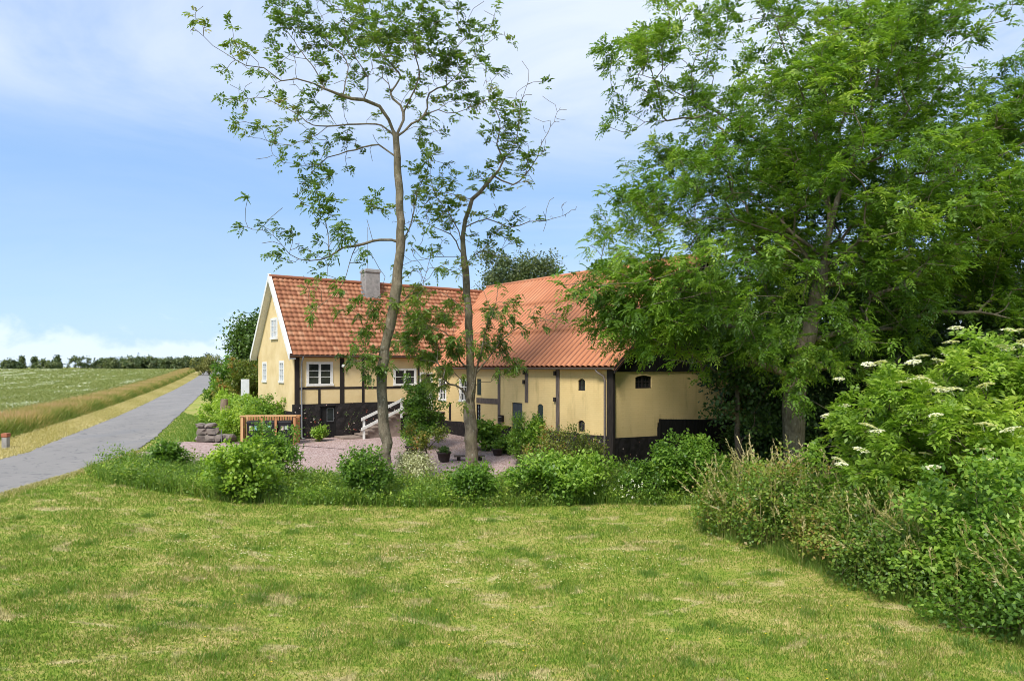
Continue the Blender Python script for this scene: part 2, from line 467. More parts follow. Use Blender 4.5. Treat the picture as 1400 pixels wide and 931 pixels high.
class MB:
    """collects polygons of any size into one mesh, in world coordinates"""

    def __init__(self):
        self.v = []
        self.f = []

    def poly(self, pts):
        i = len(self.v)
        self.v += [tuple(map(float, p)) for p in pts]
        self.f.append(tuple(range(i, i + len(pts))))
        return self

    def hexa(self, p):
        i = len(self.v)
        self.v += [tuple(map(float, q)) for q in p]
        for q in ((0, 3, 2, 1), (4, 5, 6, 7), (0, 1, 5, 4), (1, 2, 6, 5), (2, 3, 7, 6), (3, 0, 4, 7)):
            self.f.append(tuple(i + k for k in q))
        return self

    def box(self, fr, s0, s1, z0, z1, o0, o1):
        return self.hexa([P(fr, s0, z0, o0), P(fr, s1, z0, o0), P(fr, s1, z0, o1), P(fr, s0, z0, o1),
                          P(fr, s0, z1, o0), P(fr, s1, z1, o0), P(fr, s1, z1, o1), P(fr, s0, z1, o1)])

    def prism(self, a, b):
        """side walls and caps between two matching outlines"""
        i = len(self.v)
        n = len(a)
        self.v += [tuple(map(float, q)) for q in a] + [tuple(map(float, q)) for q in b]
        self.f.append(tuple(range(i + n - 1, i - 1, -1)))
        self.f.append(tuple(range(i + n, i + 2 * n)))
        for k in range(n):
            self.f.append((i + k, i + (k + 1) % n, i + n + (k + 1) % n, i + n + k))
        return self

    def tube(self, pts, r, k=8):
        pts = [np.array(p, float) for p in pts]
        rs = r if isinstance(r, (list, tuple)) else [r] * len(pts)
        rings = []
        for j, p in enumerate(pts):
            d = pts[min(j + 1, len(pts) - 1)] - pts[max(j - 1, 0)]
            d /= np.linalg.norm(d)
            u = np.cross(d, (0.31, 0.9, 0.2)); u /= np.linalg.norm(u)
            w = np.cross(d, u)
            rings.append([p + rs[j] * (u * math.cos(a) + w * math.sin(a)) for a in np.linspace(0, 2 * math.pi, k, endpoint=False)])
        i = len(self.v)
        for rg in rings:
            self.v += [tuple(q) for q in rg]
        for j in range(len(pts) - 1):
            for a in range(k):
                b = (a + 1) % k
                self.f.append((i + j * k + a, i + j * k + b, i + (j + 1) * k + b, i + (j + 1) * k + a))
        self.f.append(tuple(range(i + k - 1, i - 1, -1)))
        self.f.append(tuple(range(i + (len(pts) - 1) * k, i + len(pts) * k)))
        return self

    def lathe(self, c, prof, k=20, sq=0.0):
        i = len(self.v)
        for r, z in prof:
            for a in np.linspace(0, 2 * math.pi, k, endpoint=False):
                self.v.append((c[0] + r * math.cos(a), c[1] + r * math.sin(a), c[2] + z))
        for j in range(len(prof) - 1):
            for a in range(k):
                b = (a + 1) % k
                self.f.append((i + j * k + a, i + j * k + b, i + (j + 1) * k + b, i + (j + 1) * k + a))
        return self

    def build(self, name, mat, parent=None, loc=(0, 0, 0), smooth=False, bevel=0.0):
        base = ABS[parent.name] if parent is not None else np.array(loc, float)
        me = bpy.data.meshes.new(name)
        me.from_pydata([tuple(np.array(v) - base) for v in self.v], [], self.f)
        if smooth:
            for p in me.polygons: p.use_smooth = True
        me.materials.append(MATS[mat])
        o = link(bpy.data.objects.new(name, me), parent, loc)
        if bevel:
            b = o.modifiers.new('bevel', 'BEVEL')
            b.width = bevel
            b.segments = 2
        return o


def P(fr, s, z, o=0.0):
    """frame = (origin, along, outward normal): a point s along, z up, o out"""
    (ox, oy), (dx, dy), (nx, ny) = fr
    return (ox + s * dx + o * nx, oy + s * dy + o * ny, z)


def axis_frame(x, y, deg=0.0):
    c, s = math.cos(R(deg)), math.sin(R(deg))
    return ((x, y), (c, s), (s, -c))


def S(t):
    t = np.clip(t, 0, 1)
    return t * t * (3 - 2 * t)


def terrain(x, y):
    x = np.asarray(x, float); y = np.asarray(y, float)
    dip = -0.6 * S((x + 13) / 13) * (1 - S((y - 25) / 12))
    rise = 2.5 * S((y - 60) / 160)
    return dip + rise


RY = np.array([-40, 8, 18.8, 22.4, 27.4, 34.5, 46.6, 77, 138, 250, 600.])
RRX = np.array([-7, -12.4, -13.6, -14.0, -14.9, -17.6, -22.5, -34.8, -58.5, -103, -240.])
RLX = np.array([-12, -17.0, -17.7, -18.1, -19.2, -22.0, -26.7, -39.2, -63, -108, -246.])


def road_r(y): return np.interp(y, RY, RRX)
def road_l(y): return np.interp(y, RY, RLX)


# ------------------------------------------------------------ ground sheets
def grid_faces(nr, nc):
    i = np.arange((nr - 1) * nc).reshape(nr - 1, nc)[:, :-1].ravel()
    return np.stack([i, i + 1, i + nc + 1, i + nc], 1)


def ground():
    xs = np.unique(np.concatenate([-np.geomspace(30, 3500, 26), np.linspace(-30, 30, 91), np.geomspace(30, 3500, 26)]))
    ys = np.unique(np.concatenate([-np.geomspace(10, 600, 10), np.linspace(-10, 60, 106), np.linspace(60, 240, 46), np.geomspace(240, 5000, 24)]))
    X, Y = np.meshgrid(xs, ys)
    Z = terrain(X, Y)
    near = (np.abs(X) < 28) & (Y < 24)
    bumps = 0.03 * np.sin(X * 1.3 + Y * 0.7) * np.sin(Y * 0.9 - X * 0.4)
    Z = Z + np.where(near & (X > -12), bumps * S((24 - Y) / 3) * S((X + 12) / 3), 0)
    V = np.stack([X, Y, Z], -1).reshape(-1, 3)
    tag(np_obj('ground', V, grid_faces(*X.shape), 'lawn', smooth=True), kind='structure')


def lawn_z(x, y):
    b = 0.03 * np.sin(x * 1.3 + y * 0.7) * np.sin(y * 0.9 - x * 0.4) * S((24 - y) / 3) * S((x + 12) / 3)
    return terrain(x, y) + b


def strip(name, ys, lx, rx, dz, mat, n=5, edge=0.0, kind='structure'):
    t = np.linspace(0, 1, n)
    X = lx[:, None] * (1 - t) + rx[:, None] * t
    Y = np.repeat(ys[:, None], n, 1)
    if edge:
        X[:, 0] += rng.normal(0, edge, len(ys)); X[:, -1] += rng.normal(0, edge, len(ys))
    Z = terrain(X, Y) + dz
    V = np.stack([X, Y, Z], -1).reshape(-1, 3)
    return tag(np_obj(name, V, grid_faces(*X.shape), mat, smooth=True), kind=kind)


ground()
ys_ = np.concatenate([np.arange(-30, 15, 1.5), np.arange(15, 60, 0.35), np.arange(60, 420, 2.0)])
strip('verge', ys_, road_l(ys_) - 2.8, road_l(ys_) + 0.05, 0.020, 'dry_verge', 6, 0.06)
strip('road', ys_, road_l(ys_), road_r(ys_), 0.034, 'asphalt', 8, 0.05)


def courtyard():
    outline = [(-14.9, 26.2), (-14.6, 28.6), (-15.6, 31.0), (-14.2, 31.7), (-12.2, 31.6), (-10.6, 32.2), (-10.2, 32.8), (-7.2, 34.9), (-4.2, 37.0), (-1.3, 33.2), (1.4, 29.8), (2.6, 28.0), (2.0, 26.0), (-1, 24.6), (-4.5, 23.6), (-8.5, 23.4), (-11.5, 24.2), (-13.4, 25.2)]
    pts = []
    for a, b in zip(outline, outline[1:] + outline[:1]):
        for t in np.linspace(0, 1, 6, endpoint=False):
            pts.append((a[0] * (1 - t) + b[0] * t + rng.normal(0, 0.07), a[1] * (1 - t) + b[1] * t + rng.normal(0, 0.07)))
    cx, cy = -5.5, 29.5
    V, fr = [], np.linspace(0.004, 1, 14)
    for k in fr:
        for (x, y) in pts:
            xx, yy = cx + (x - cx) * k, cy + (y - cy) * k
            V.append((xx, yy, float(terrain(xx, yy)) + 0.03))
    n = len(pts)
    F = [(k * n + i, k * n + (i + 1) % n, (k + 1) * n + (i + 1) % n, (k + 1) * n + i) for k in range(len(fr) - 1) for i in range(n)]
    return tag(np_obj('gravel_courtyard', np.array(V), np.array(F), 'gravel', smooth=True), kind='structure')


courtyard()
# ------------------------------------------------------------ the two buildings
F1 = (-10.23, 32.6)
E1 = (math.cos(R(35)), math.sin(R(35)))
E2 = (-E1[1], E1[0])
CI = (-4.19, 36.8)
B1 = (0.61952, -0.78498)
B2 = (0.78498, 0.61952)
CC = (CI[0] + 13.0 * B1[0], CI[1] + 13.0 * B1[1])
FF = (F1, E1, (-E2[0], -E2[1]))      # farmhouse front
FG = (F1, E2, (-E1[0], -E1[1]))      # farmhouse gable
BF = (CI, B1, (-B2[0], -B2[1]))      # barn long wall
BG = (CC, B2, B1)                    # barn gable


def wall_holes(mb, fr, s0, s1, z0, z1, holes, depth):
    ss = sorted({s0, s1, *[h[0] for h in holes], *[h[1] for h in holes]})
    zz = sorted({z0, z1, *[h[2] for h in holes], *[h[3] for h in holes]})
    for a, b in zip(ss, ss[1:]):
        for c, d in zip(zz, zz[1:]):
            sm, zm = (a + b) / 2, (c + d) / 2
            if zm < z0 or any(h[0] < sm < h[1] and h[2] < zm < h[3] for h in holes):
                continue
            mb.poly([P(fr, a, c), P(fr, b, c), P(fr, b, d), P(fr, a, d)])
    for a, b, c, d in [h[:4] for h in holes]:
        for p, q in (((a, c), (b, c)), ((b, c), (b, d)), ((b, d), (a, d)), ((a, d), (a, c))):
            mb.poly([P(fr, *p, 0), P(fr, *q, 0), P(fr, *q, -depth), P(fr, *p, -depth)])
        mb.poly([P(fr, a, c, -depth), P(fr, b, c, -depth), P(fr, b, d, -depth), P(fr, a, d, -depth)])


def arch_fill(mb, fr, s0, s1, z1, rise):
    """two corner pieces that turn the top of an opening into a low arch"""
    n = 8
    m = (s0 + s1) / 2
    for side in (-1, 1):
        e = s0 if side < 0 else s1
        pts = []
        for k in range(n + 1):
            t = k / n
            s = e + (m - e) * t
            pts.append((s, z1 - rise * (1 - t) ** 2))
        out = [(e, z1)] + pts
        mb.prism([P(fr, s, z, -0.003) for s, z in out], [P(fr, s, z, -0.08) for s, z in out])


def window(parent, fr, s0, s1, z0, z1, cas=2, rows=3, cols=1, o=0.0, depth=0.05, frame='white_paint', glass='window_glass', fw=0.075, bar=0.028, proud=0.025, label=None):
    f = MB()
    a, b = o - depth + 0.01, o + proud
    f.box(fr, s0 - 0.05, s1 + 0.05, z1 - fw, z1 + 0.04, a, b)
    f.box(fr, s0 - 0.07, s1 + 0.07, z0 - 0.05, z0 + fw * 0.8, a, b + 0.035)
    f.box(fr, s0 - 0.05, s0 + fw, z0 + fw * 0.8, z1 - fw, a, b)
    f.box(fr, s1 - fw, s1 + 0.05, z0 + fw * 0.8, z1 - fw, a, b)
    g0, g1, h0, h1 = s0 + fw, s1 - fw, z0 + fw * 0.8, z1 - fw
    w = (g1 - g0) / cas
    for k in range(1, cas):
        x = g0 + w * k
        f.box(fr, x - 0.055, x + 0.055, h0, h1, a, b - 0.006)
    for k in range(cas):
        x0, x1 = g0 + w * k, g0 + w * (k + 1)
        for r_ in range(1, rows):
            z = h0 + (h1 - h0) * r_ / rows
            f.box(fr, x0, x1, z - bar / 2, z + bar / 2, a, b - 0.014)
        for c_ in range(1, cols):
            x = x0 + (x1 - x0) * c_ / cols
            f.box(fr, x - bar / 2, x + bar / 2, h0, h1, a, b - 0.016)
    fo = f.build('window', frame, parent)
    if label: fo['label'] = label
    g = MB()
    g.box(fr, g0 - 0.01, g1 + 0.01, h0 - 0.01, h1 + 0.01, o - depth + 0.012, o - depth + 0.03)
    g.build('pane', glass, fo)
    return fo


def farmhouse():
    root = empty('farmhouse', (F1[0], F1[1], 0), 'yellow half timbered farmhouse with red pantile roof and black tarred cellar plinth', 'house')
    W, L = 6.1, 13.0
    win1 = (0.64, 1.84, 2.55, 3.62)
    win2 = (5.13, 6.34, 2.50, 3.30)
    fdoor = (6.62, 7.30, 1.15, 3.1)
    wall = MB()
    wall_holes(wall, FF, 0.0, L, 1.65, 4.2, [win1, win2, fdoor], 0.08)
    g1, g2 = (1.55, 2.25, 2.68, 3.68), (4.5, 5.2, 2.66, 3.64)
    wall_holes(wall, FG, 0.0, W, 1.30, 4.2, [g1, g2], 0.08)
    wall.poly([P(FG, 0, 4.2), P(FG, W, 4.2), P(FG, W / 2, 7.84)])
    wall.poly([P(FF, 0, 0, -W), P(FF, 0, 4.2, -W), P(FF, L, 4.2, -W), P(FF, L, 0, -W)])
    wall.poly([P(FF, L, 0, 0), P(FF, L, 4.2, 0), P(FF, L, 7.84, -W / 2), P(FF, L, 4.2, -W), P(FF, L, 0, -W)])
    wall.build('wall', 'yellow_limewash', root)
    pl = MB()
    for a, b, z0, z1 in ((-0.04, 1.22, -0.4, 1.645), (2.04, 6.57, -0.4, 1.645), (6.57, 7.35, -0.4, 1.12), (7.35, L, -0.4, 1.645), (1.22, 2.04, 1.53, 1.645)):
        pl.box(FF, a, b, z0, z1, -0.15, 0.045)
    pl.box(FG, 0.15, W, -0.4, 1.295, -0.15, 0.04)
    pl.build('plinth', 'tarred_plinth', root)
    # half timbering
    def timber(name, s0, s1, z0, z1, o=0.022):
        MB().box(FF, s0, s1, z0, z1, -0.05, o).build(name, 'black_timber', root)
    timber('timber_post', 0.03, 0.26, 1.65, 4.0)
    timber('timber_post', 2.24, 2.46, 1.65, 4.0)
    timber('timber_post', 3.38, 3.51, 1.65, 4.0)
    timber('timber_post', 4.55, 4.70, 1.65, 4.0)
    timber('timber_post', 6.46, 6.57, 1.65, 4.0)
    timber('timber_post', 7.42, 7.58, 1.65, 4.0)
    timber('timber_post', 1.16, 1.27, 1.65, 2.345)
    timber('timber_rail', 0.26, 2.24, 2.345, 2.45, 0.019)
    timber('timber_rail', 2.46, 3.38, 2.335, 2.44, 0.019)
    timber('timber_rail', 3.51, 4.55, 2.33, 2.43, 0.019)
    timber('timber_rail', 4.70, 6.46, 2.32, 2.42, 0.019)
    timber('wall_plate', 0.0, 7.6, 4.005, 4.10, 0.018)
    window(root, FF, *win1, cas=2, rows=3)
    window(root, FF, *win2, cas=2, rows=2)
    window(root, FG, *g1, cas=1, rows=3, cols=2, glass='pale_glass')
    window(root, FG, *g2, cas=1, rows=3, cols=2, glass='pale_glass')
    window(root, FG, 2.52, 3.58, 4.85, 5.85, cas=2, rows=3, cols=2, o=0.03, depth=0.035, glass='pale_glass', fw=0.09, label='white attic window with small panes and rust streaks beneath')
    # front door with glazed top
    d = MB()
    d.box(FF, 6.60, 7.32, 1.15, 3.12, -0.07, -0.03)
    for s0, s1 in ((6.58, 6.66), (7.26, 7.34)): d.box(FF, s0, s1, 1.15, 3.14, -0.03, 0.03)
    d.box(FF, 6.66, 7.26, 3.05, 3.14, -0.03, 0.03)
    d.box(FF, 6.66, 7.26, 1.95, 2.03, -0.03, 0.0)
    dd = d.build('front_door', 'white_paint', root)
    MB().box(FF, 6.70, 7.22, 2.06, 3.02, -0.032, -0.022).build('pane', 'window_glass', dd)
    # cellar door
    d = MB()
    d.box(FF, 1.25, 2.01, 0.02, 1.52, -0.10, -0.05)
    for k in range(5):
        d.box(FF, 1.26 + k * 0.15, 1.39 + k * 0.15, 0.04, 0.66, -0.05, -0.035)
    for s0, s1 in ((1.22, 1.28), (1.98, 2.04)): d.box(FF, s0, s1, 0, 1.53, -0.05, 0.02)
    d.box(FF, 1.28, 1.98, 0.70, 0.76, -0.05, -0.03)
    cd = d.build('cellar_door', 'black_board', root)
    MB().box(FF, 1.62, 1.92, 0.80, 1.40, -0.05, -0.04).build('pane', 'window_glass', cd)
    f = MB()
    for s0, s1, z0, z1 in ((1.60, 1.62, 0.78, 1.42), (1.92, 1.94, 0.78, 1.42), (1.62, 1.92, 0.78, 0.80), (1.62, 1.92, 1.40, 1.42)):
        f.box(FF, s0, s1, z0, z1, -0.05, -0.028)
    f.build('pane_frame', 'grey_metal', cd)
    MB().tube([P(FF, 1.93, 0.92, -0.02), P(FF, 1.99, 0.92, -0.02)], 0.012).build('handle', 'grey_metal', cd)
    # pantile roof
    slope = 1.194
    nd = math.sqrt(1 + slope * slope)
    ncol, nrow = 54, 17
    s0, s1, d0, d1 = -0.30, 13.2, -0.28, W / 2
    px = 6
    u = np.arange(ncol * px + 1) / px
    prof = 0.021 * (np.sin(2 * np.pi * u) + 0.35 * np.sin(4 * np.pi * u + 0.6))
    rows = []
    tn = []
    tile_t = rng.random((nrow, ncol + 1))
    for i in range(nrow):
        sag = rng.normal(0, 0.004, len(u)).cumsum() * 0.02
        for j, fq in enumerate((0.0, 0.5, 0.995)):
            t = (i + fq) / nrow
            dq = d0 + (d1 - d0) * t
            step = 0.055 * (1 - fq)
            jit = rng.normal(0, 0.003, ncol + 1)[np.minimum(u.astype(int), ncol)]
            h = prof + step + jit + sag
            ss = s0 + (s1 - s0) * u / ncol
            zz = 4.3 + slope * dq + h / nd
            oo = -dq + h * slope / nd
            rows.append(np.stack([F1[0] + ss * E1[0] + oo * FF[2][0], F1[1] + ss * E1[1] + oo * FF[2][1], zz], 1))
            tn.append(tile_t[i][np.minimum(u.astype(int), ncol)])
    V = np.concatenate(rows)
    ro = np_obj('roof', V, grid_faces(len(rows), len(u)), 'clay_tile', root, np.concatenate(tn))
    back = MB()
    zr = 4.3 + slope * d1
    back.poly([P(FF, s0, zr, -d1), P(FF, s1, zr, -d1), P(FF, s1, 4.0, -(W + 0.28)), P(FF, s0, 4.0, -(W + 0.28))])
    back.poly([P(FF, s0, zr - 0.12, -d1), P(FF, s1, zr - 0.12, -d1), P(FF, s1, 3.88, -(W + 0.28)), P(FF, s0, 3.88, -(W + 0.28))])
    back.poly([P(FF, s0, zr - 0.12, -d1), P(FF, s1, zr - 0.12, -d1), P(FF, s1, 3.85, 0.28), P(FF, s0, 3.85, 0.28)])
    back.build('roof_back', 'barn_sheet', root)
    rd = MB()
    k = 0.0
    while k < 13.1:
        a = [(s0 + k, 0.0)]
        rd.tube([P(FF, s0 + k, zr + 0.015, -d1), P(FF, s0 + k + 0.40, zr + 0.03, -d1)], [0.12, 0.105], 10)
        k += 0.385
    rd.build('ridge_tile', 'clay_tile', ro)
    # white barge boards and pale soffit under the verge
    def barge(side):
        mb = MB()
        so, si = -0.345, -0.305
        dz = 0.25
        if side == 'front':
            p = [(-0.40, 3.98), (-0.36, 3.72), (d1, zr + 0.10 - dz - 0.05), (d1, zr + 0.10)]
        else:
            p = [(W + 0.40, 3.98), (W + 0.36, 3.72), (d1, zr + 0.10 - dz - 0.05), (d1, zr + 0.10)]
        mb.prism([P(FF, so, z, -d) for d, z in p], [P(FF, si, z, -d) for d, z in p])
        if side == 'front':
            mb.poly([P(FF, -0.36, 3.98 + 0.06, 0.38), P(FF, -0.20, 3.98 + 0.06, 0.38), P(FF, -0.20, zr + 0.16, -d1), P(FF, -0.36, zr + 0.16, -d1)])
        mb.build('barge_board', 'white_paint', root)
        sf = MB()
        q = [(-0.30 if side == 'front' else W + 0.30, 3.80), (d1, zr - 0.14)]
        sf.prism([P(FF, -0.30, z, -d) for d, z in q + [(d, z - 0.03) for d, z in q[::-1]]], [P(FF, -0.005, z, -d) for d, z in q + [(d, z - 0.03) for d, z in q[::-1]]])
        sf.build('soffit', 'white_paint', root)
    barge('front'); barge('back')
    # gutter, downpipe
    g = MB()
    n = 8
    prof_g = [(0.33 + 0.06 * math.cos(a), 3.955 + 0.06 * math.sin(a)) for a in np.linspace(math.pi, 2 * math.pi, n)]
    prof_i = [(0.33 + 0.05 * math.cos(a), 3.957 + 0.05 * math.sin(a)) for a in np.linspace(2 * math.pi, math.pi, n)]
    pr = prof_g + prof_i
    g.prism([P(FF, -0.28, z, o) for o, z in pr], [P(FF, 8.05, z, o) for o, z in pr])
    g.build('gutter', 'gutter_brown', root)
    MB().tube([P(FF, 0.33, 3.92, 0.33), P(FF, 0.33, 3.80, 0.30), P(FF, 0.33, 3.62, 0.12), P(FF, 0.33, 3.4, 0.09), P(FF, 0.33, 1.75, 0.09), P(FF, 0.33, 1.6, 0.11), P(FF, 0.33, 0.12, 0.11), P(FF, 0.36, 0.05, 0.16), P(FF, 0.45, 0.04, 0.24)], 0.042, 10).build('downpipe', 'grey_metal', root, smooth=True)
    # wall lamp
    l = MB()
    l.box(FF, 2.32, 2.40, 3.38, 3.56, 0.022, 0.06)
    lo = l.build('wall_lamp', 'grey_metal', root)
    l = MB()
    c = P(FF, 2.36, 3.46, 0.15)
    l.lathe(c, [(0.02, 0.09), (0.075, 0.06), (0.095, 0.0), (0.075, -0.06), (0.02, -0.09)], 12)
    l.build('lamp_globe', 'lamp_glass', lo, smooth=True)
    # chimney with lead flashing and aerial
    ch = MB()
    cs, cd_ = 5.0, 2.72
    def ring(w, z): return [P(FF, cs + a * w, z, -cd_ + b * w) for a, b in ((-1, 1), (1, 1), (1, -1), (-1, -1))]
    ch.prism(ring(0.41, 6.9), ring(0.39, 8.50))
    ch.prism(ring(0.43, 8.501), ring(0.43, 8.60))
    ch.prism(ring(0.40, 8.601), ring(0.38, 8.68))
    co = ch.build('chimney', 'concrete_grey', root)
    fl = MB()
    fl.prism([P(FF, cs - 0.58, 6.74 + 0.28, -2.38 + 0.07), P(FF, cs + 0.50, 6.74 + 0.28, -2.38 + 0.07), P(FF, cs + 0.50, 7.25, -2.40), P(FF, cs - 0.58, 7.25, -2.40)],
             [P(FF, cs - 0.58, 7.72, -3.0 + 0.04), P(FF, cs + 0.50, 7.72, -3.0 + 0.04), P(FF, cs + 0.44, 7.98, -3.02), P(FF, cs - 0.46, 7.98, -3.02)])
    fl.build('flashing', 'grey_metal', co)
    MB().tube([P(FF, cs - 0.1, 8.6, -cd_ - 0.1), P(FF, cs - 0.1, 11.0, -cd_ - 0.1)], 0.016, 6).build('aerial', 'grey_metal', root)
    # stairs up to the front door, with landing and white handrail
    st = MB()
    n = 7
    x0, x1, top = 2.98, 4.95, 1.12
    for k in range(n):
        a = x0 + (x1 - x0) * k / n
        z = top * (k + 1) / n
        st.box(FF, a - 0.03, a + (x1 - x0) / n - (0.031 if k < n - 1 else 0), z - 0.055, z, 0.05, 1.22)
    sto = st.build('front_steps', 'step_stone', root)
    sd = MB()
    prof = [(x0, -0.3)]
    for k in range(n):
        a = x0 + (x1 - x0) * k / n
        z = top * (k + 1) / n - 0.057
        prof += [(a, z), (a + (x1 - x0) / n, z)]
    prof += [(x1, -0.3)]
    sd.prism([P(FF, s, z, 0.048) for s, z in prof], [P(FF, s, z, 1.14) for s, z in prof])
    sd.build('stair_cheek', 'step_stone', sto)
    ld = MB()
    ld.box(FF, x1 + 0.002, 7.45, -0.3, 1.06, 0.048, 1.14)
    ldo = ld.build('landing', 'tarred_plinth', root)
    MB().box(FF, x1 + 0.001, 7.50, 1.062, 1.12, 0.05, 1.22).build('landing_slab', 'step_stone', ldo)
    MB().box(FF, 1.95, 2.93, -0.3, 0.075, 0.05, 1.15).build('door_slab', 'step_stone', root)
    hr = MB()
    hr.box(FF, 2.90, 2.99, -0.1, 0.98, 1.24, 1.33)
    hr.box(FF, 4.86, 4.95, 0.90, 1.86, 1.24, 1.33)
    for za, zb in ((0.97, 1.78), (0.50, 1.36)):
        a = [(2.78, za - 0.06), (5.00, zb + 0.04)]
        hr.prism([P(FF, a[0][0], a[0][1] - 0.07, 1.332), P(FF, a[1][0], a[1][1] - 0.07, 1.332), P(FF, a[1][0], a[1][1] + 0.07, 1.332), P(FF, a[0][0], a[0][1] + 0.07, 1.332)],
                 [P(FF, a[0][0], a[0][1] - 0.07, 1.372), P(FF, a[1][0], a[1][1] - 0.07, 1.372), P(FF, a[1][0], a[1][1] + 0.07, 1.372), P(FF, a[0][0], a[0][1] + 0.07, 1.372)])
    hr.build('handrail', 'white_paint', root)


def barn():
    root = empty('barn', (CC[0], CC[1], -0.6), 'yellow limewashed barn wing with ribbed orange roof sheets and black boarded gable', 'barn')
    L, W = 13.0, 11.2
    h_w1 = (0.62, 1.26, 1.70, 2.76)
    h_w2 = (2.55, 3.2, 1.72, 2.80)
    h_op = (4.02, 4.38, 2.05, 2.84)
    h_lat = (3.99, 4.32, 0.80, 1.62)
    h_door = (6.76, 7.50, -0.45, 1.81)
    h_arch = (8.55, 8.92, 0.86, 1.82)
    h_s1 = (11.08, 11.48, 2.46, 2.94)
    h_s2 = (11.08, 11.46, 0.82, 1.27)
    w = MB()
    hs = [h_w1, h_w2, h_op, h_lat, h_door, h_arch, h_s1, h_s2]
    wall_holes(w, BF, -0.5, L, -0.9, 3.6, hs, 0.12)
    for h in (h_arch, h_s1, h_s2): arch_fill(w, BF, h[0], h[1], h[3], 0.09)
    wo = w.build('wall', 'yellow_brick', root)
    w = MB()
    gw1, gw2, gate = (1.27, 2.24, 2.56, 3.07), (7.15, 8.15, 1.80, 2.35), (2.6, 8.0, -1.2, 1.15)
    wall_holes(w, BG, 0.0, 10.0, -1.2, 3.25, [gw1, gw2, gate], 0.12)
    for h in (gw1, gw2): arch_fill(w, BG, h[0], h[1], h[3], 0.07)
    w.poly([P(BG, 10.0, -1.2), P(BG, W, -1.2), P(BG, W, 3.6), P(BG, 10.0, 3.6)])
    w.poly([P(BG, W, -1.2, 0), P(BG, W, 3.6, 0), P(BG, W, 3.6, -L - 5), P(BG, W, -1.2, -L - 5)])
    w.build('wall', 'yellow_brick', root)
    # tarred plinth: along the yard it breaks at the door, on the gable its line falls away to the right
    p = MB()
    def pz(s): return 0.66 + 0.012 * math.sin(s * 3.1) + (0.006 * s)
    def seg(a, b, n=6):
        for k in range(n):
            s0, s1 = a + (b - a) * k / n, a + (b - a) * (k + 1) / n
            p.hexa([P(BF, s0, -0.9, -0.02), P(BF, s1, -0.9, -0.02), P(BF, s1, -0.9, 0.05), P(BF, s0, -0.9, 0.05),
                    P(BF, s0, pz(s0), -0.02), P(BF, s1, pz(s1), -0.02), P(BF, s1, pz(s1), 0.04), P(BF, s0, pz(s0), 0.04)])
    seg(-0.4, 6.72, 16)
    p.build('plinth', 'tarred_plinth', root)
    p = MB()
    seg(7.54, 13.04, 12)
    p.build('plinth', 'tarred_plinth', root)
    for a, b, z0, z1 in ((0.0, 2.56, 0.69, 0.62), (8.04, W, 0.20, 0.02)):
        MB().hexa([P(BG, a, -1.2, -0.02), P(BG, b, -1.2, -0.02), P(BG, b, -1.2, 0.045), P(BG, a, -1.2, 0.045),
                P(BG, a, z0, -0.02), P(BG, b, z1, -0.02), P(BG, b, z1, 0.045), P(BG, a, z0, 0.045)]).build('plinth', 'tarred_plinth', root)
    def timber(name, fr, s0, s1, z0, z1, mat, o=0.025):
        MB().box(fr, s0, s1, z0, z1, -0.03, o).build(name, mat, root)
    timber('timber_post', BF, 1.58, 1.76, 0.70, 1.60, 'black_timber')
    timber('timber_post', BF, 5.71, 5.90, 0.72, 3.38, 'grey_timber')
    timber('timber_post', BF, 7.70, 7.92, 1.85, 3.38, 'grey_timber')
    timber('timber_post', BF, 9.75, 9.97, 0.74, 3.38, 'grey_timber')
    timber('timber_rail', BF, 4.0, 5.70, 1.68, 1.93, 'grey_timber', 0.02)
    # thick black corner post: one squared timber, set proud of both walls
    c = MB()
    c.box(BG, -0.055, 0.07, -0.9, 3.30, -0.27, 0.06)
    c.build('timber_post', 'black_timber', root)['label'] = 'thick black corner post'
    timber('timber_post', BG, 9.72, 10.05, 0.1, 3.25, 'black_timber', 0.05)
    # little iron wall ties that stand out from the posts
    for s, z in ((7.68, 2.75), (7.70, 3.18), (9.74, 3.15), (9.73, 2.05)):
        MB().box(BF, s - 0.07, s + 0.05, z - 0.09, z + 0.09, 0.02, 0.09).build('wall_tie', 'black_timber', root)
    window(root, BF, *h_w1, cas=1, rows=3, cols=2, o=-0.02, depth=0.08)
    window(root, BF, *h_w2, cas=1, rows=3, cols=2, o=-0.02, depth=0.08)
    window(root, BF, *h_lat, cas=1, rows=4, cols=2, o=-0.04, depth=0.07, frame='black_timber', glass='pale_glass', fw=0.03, label='narrow dark lattice window')
    for h in (h_s1, h_s2):
        window(root, BF, *h, cas=1, rows=2, cols=2, o=-0.06, depth=0.055, frame='black_timber', fw=0.035, bar=0.022, proud=0.01, label='small arched iron stable window')
    window(root, BG, *gw1, cas=2, rows=2, cols=2, o=-0.06, depth=0.055, frame='black_timber', fw=0.05, bar=0.03, proud=0.01, label='wide arched iron window')
    window(root, BG, *gw2, cas=2, rows=2, cols=2, o=-0.06, depth=0.055, frame='black_timber', fw=0.05, bar=0.03, proud=0.01, label='wide arched iron window')
    MB().box(BF, 4.03, 4.37, 2.06, 2.83, -0.10, -0.02).build('hatch', 'dark_green_paint', root)
    MB().box(BF, 8.56, 8.91, 0.87, 1.80, -0.10, -0.03).build('shutter', 'dark_green_paint', root)
    d = MB()
    for k in range(5):
        d.box(BF, 6.77 + k * 0.145, 6.905 + k * 0.145, -0.42, 1.79, -0.09, -0.045)
    d.box(BF, 6.78, 7.48, 0.62, 0.70, -0.045, -0.025)
    do = d.build('stable_door', 'slate_door', root)
    MB().box(BF, 7.40, 7.46, 0.40, 0.50, -0.045, -0.01).build('latch', 'grey_metal', do)
    MB().box(BF, 6.5, 7.7, -0.75, -0.40, 0.06, 0.5).build('door_step', 'concrete_grey', root)
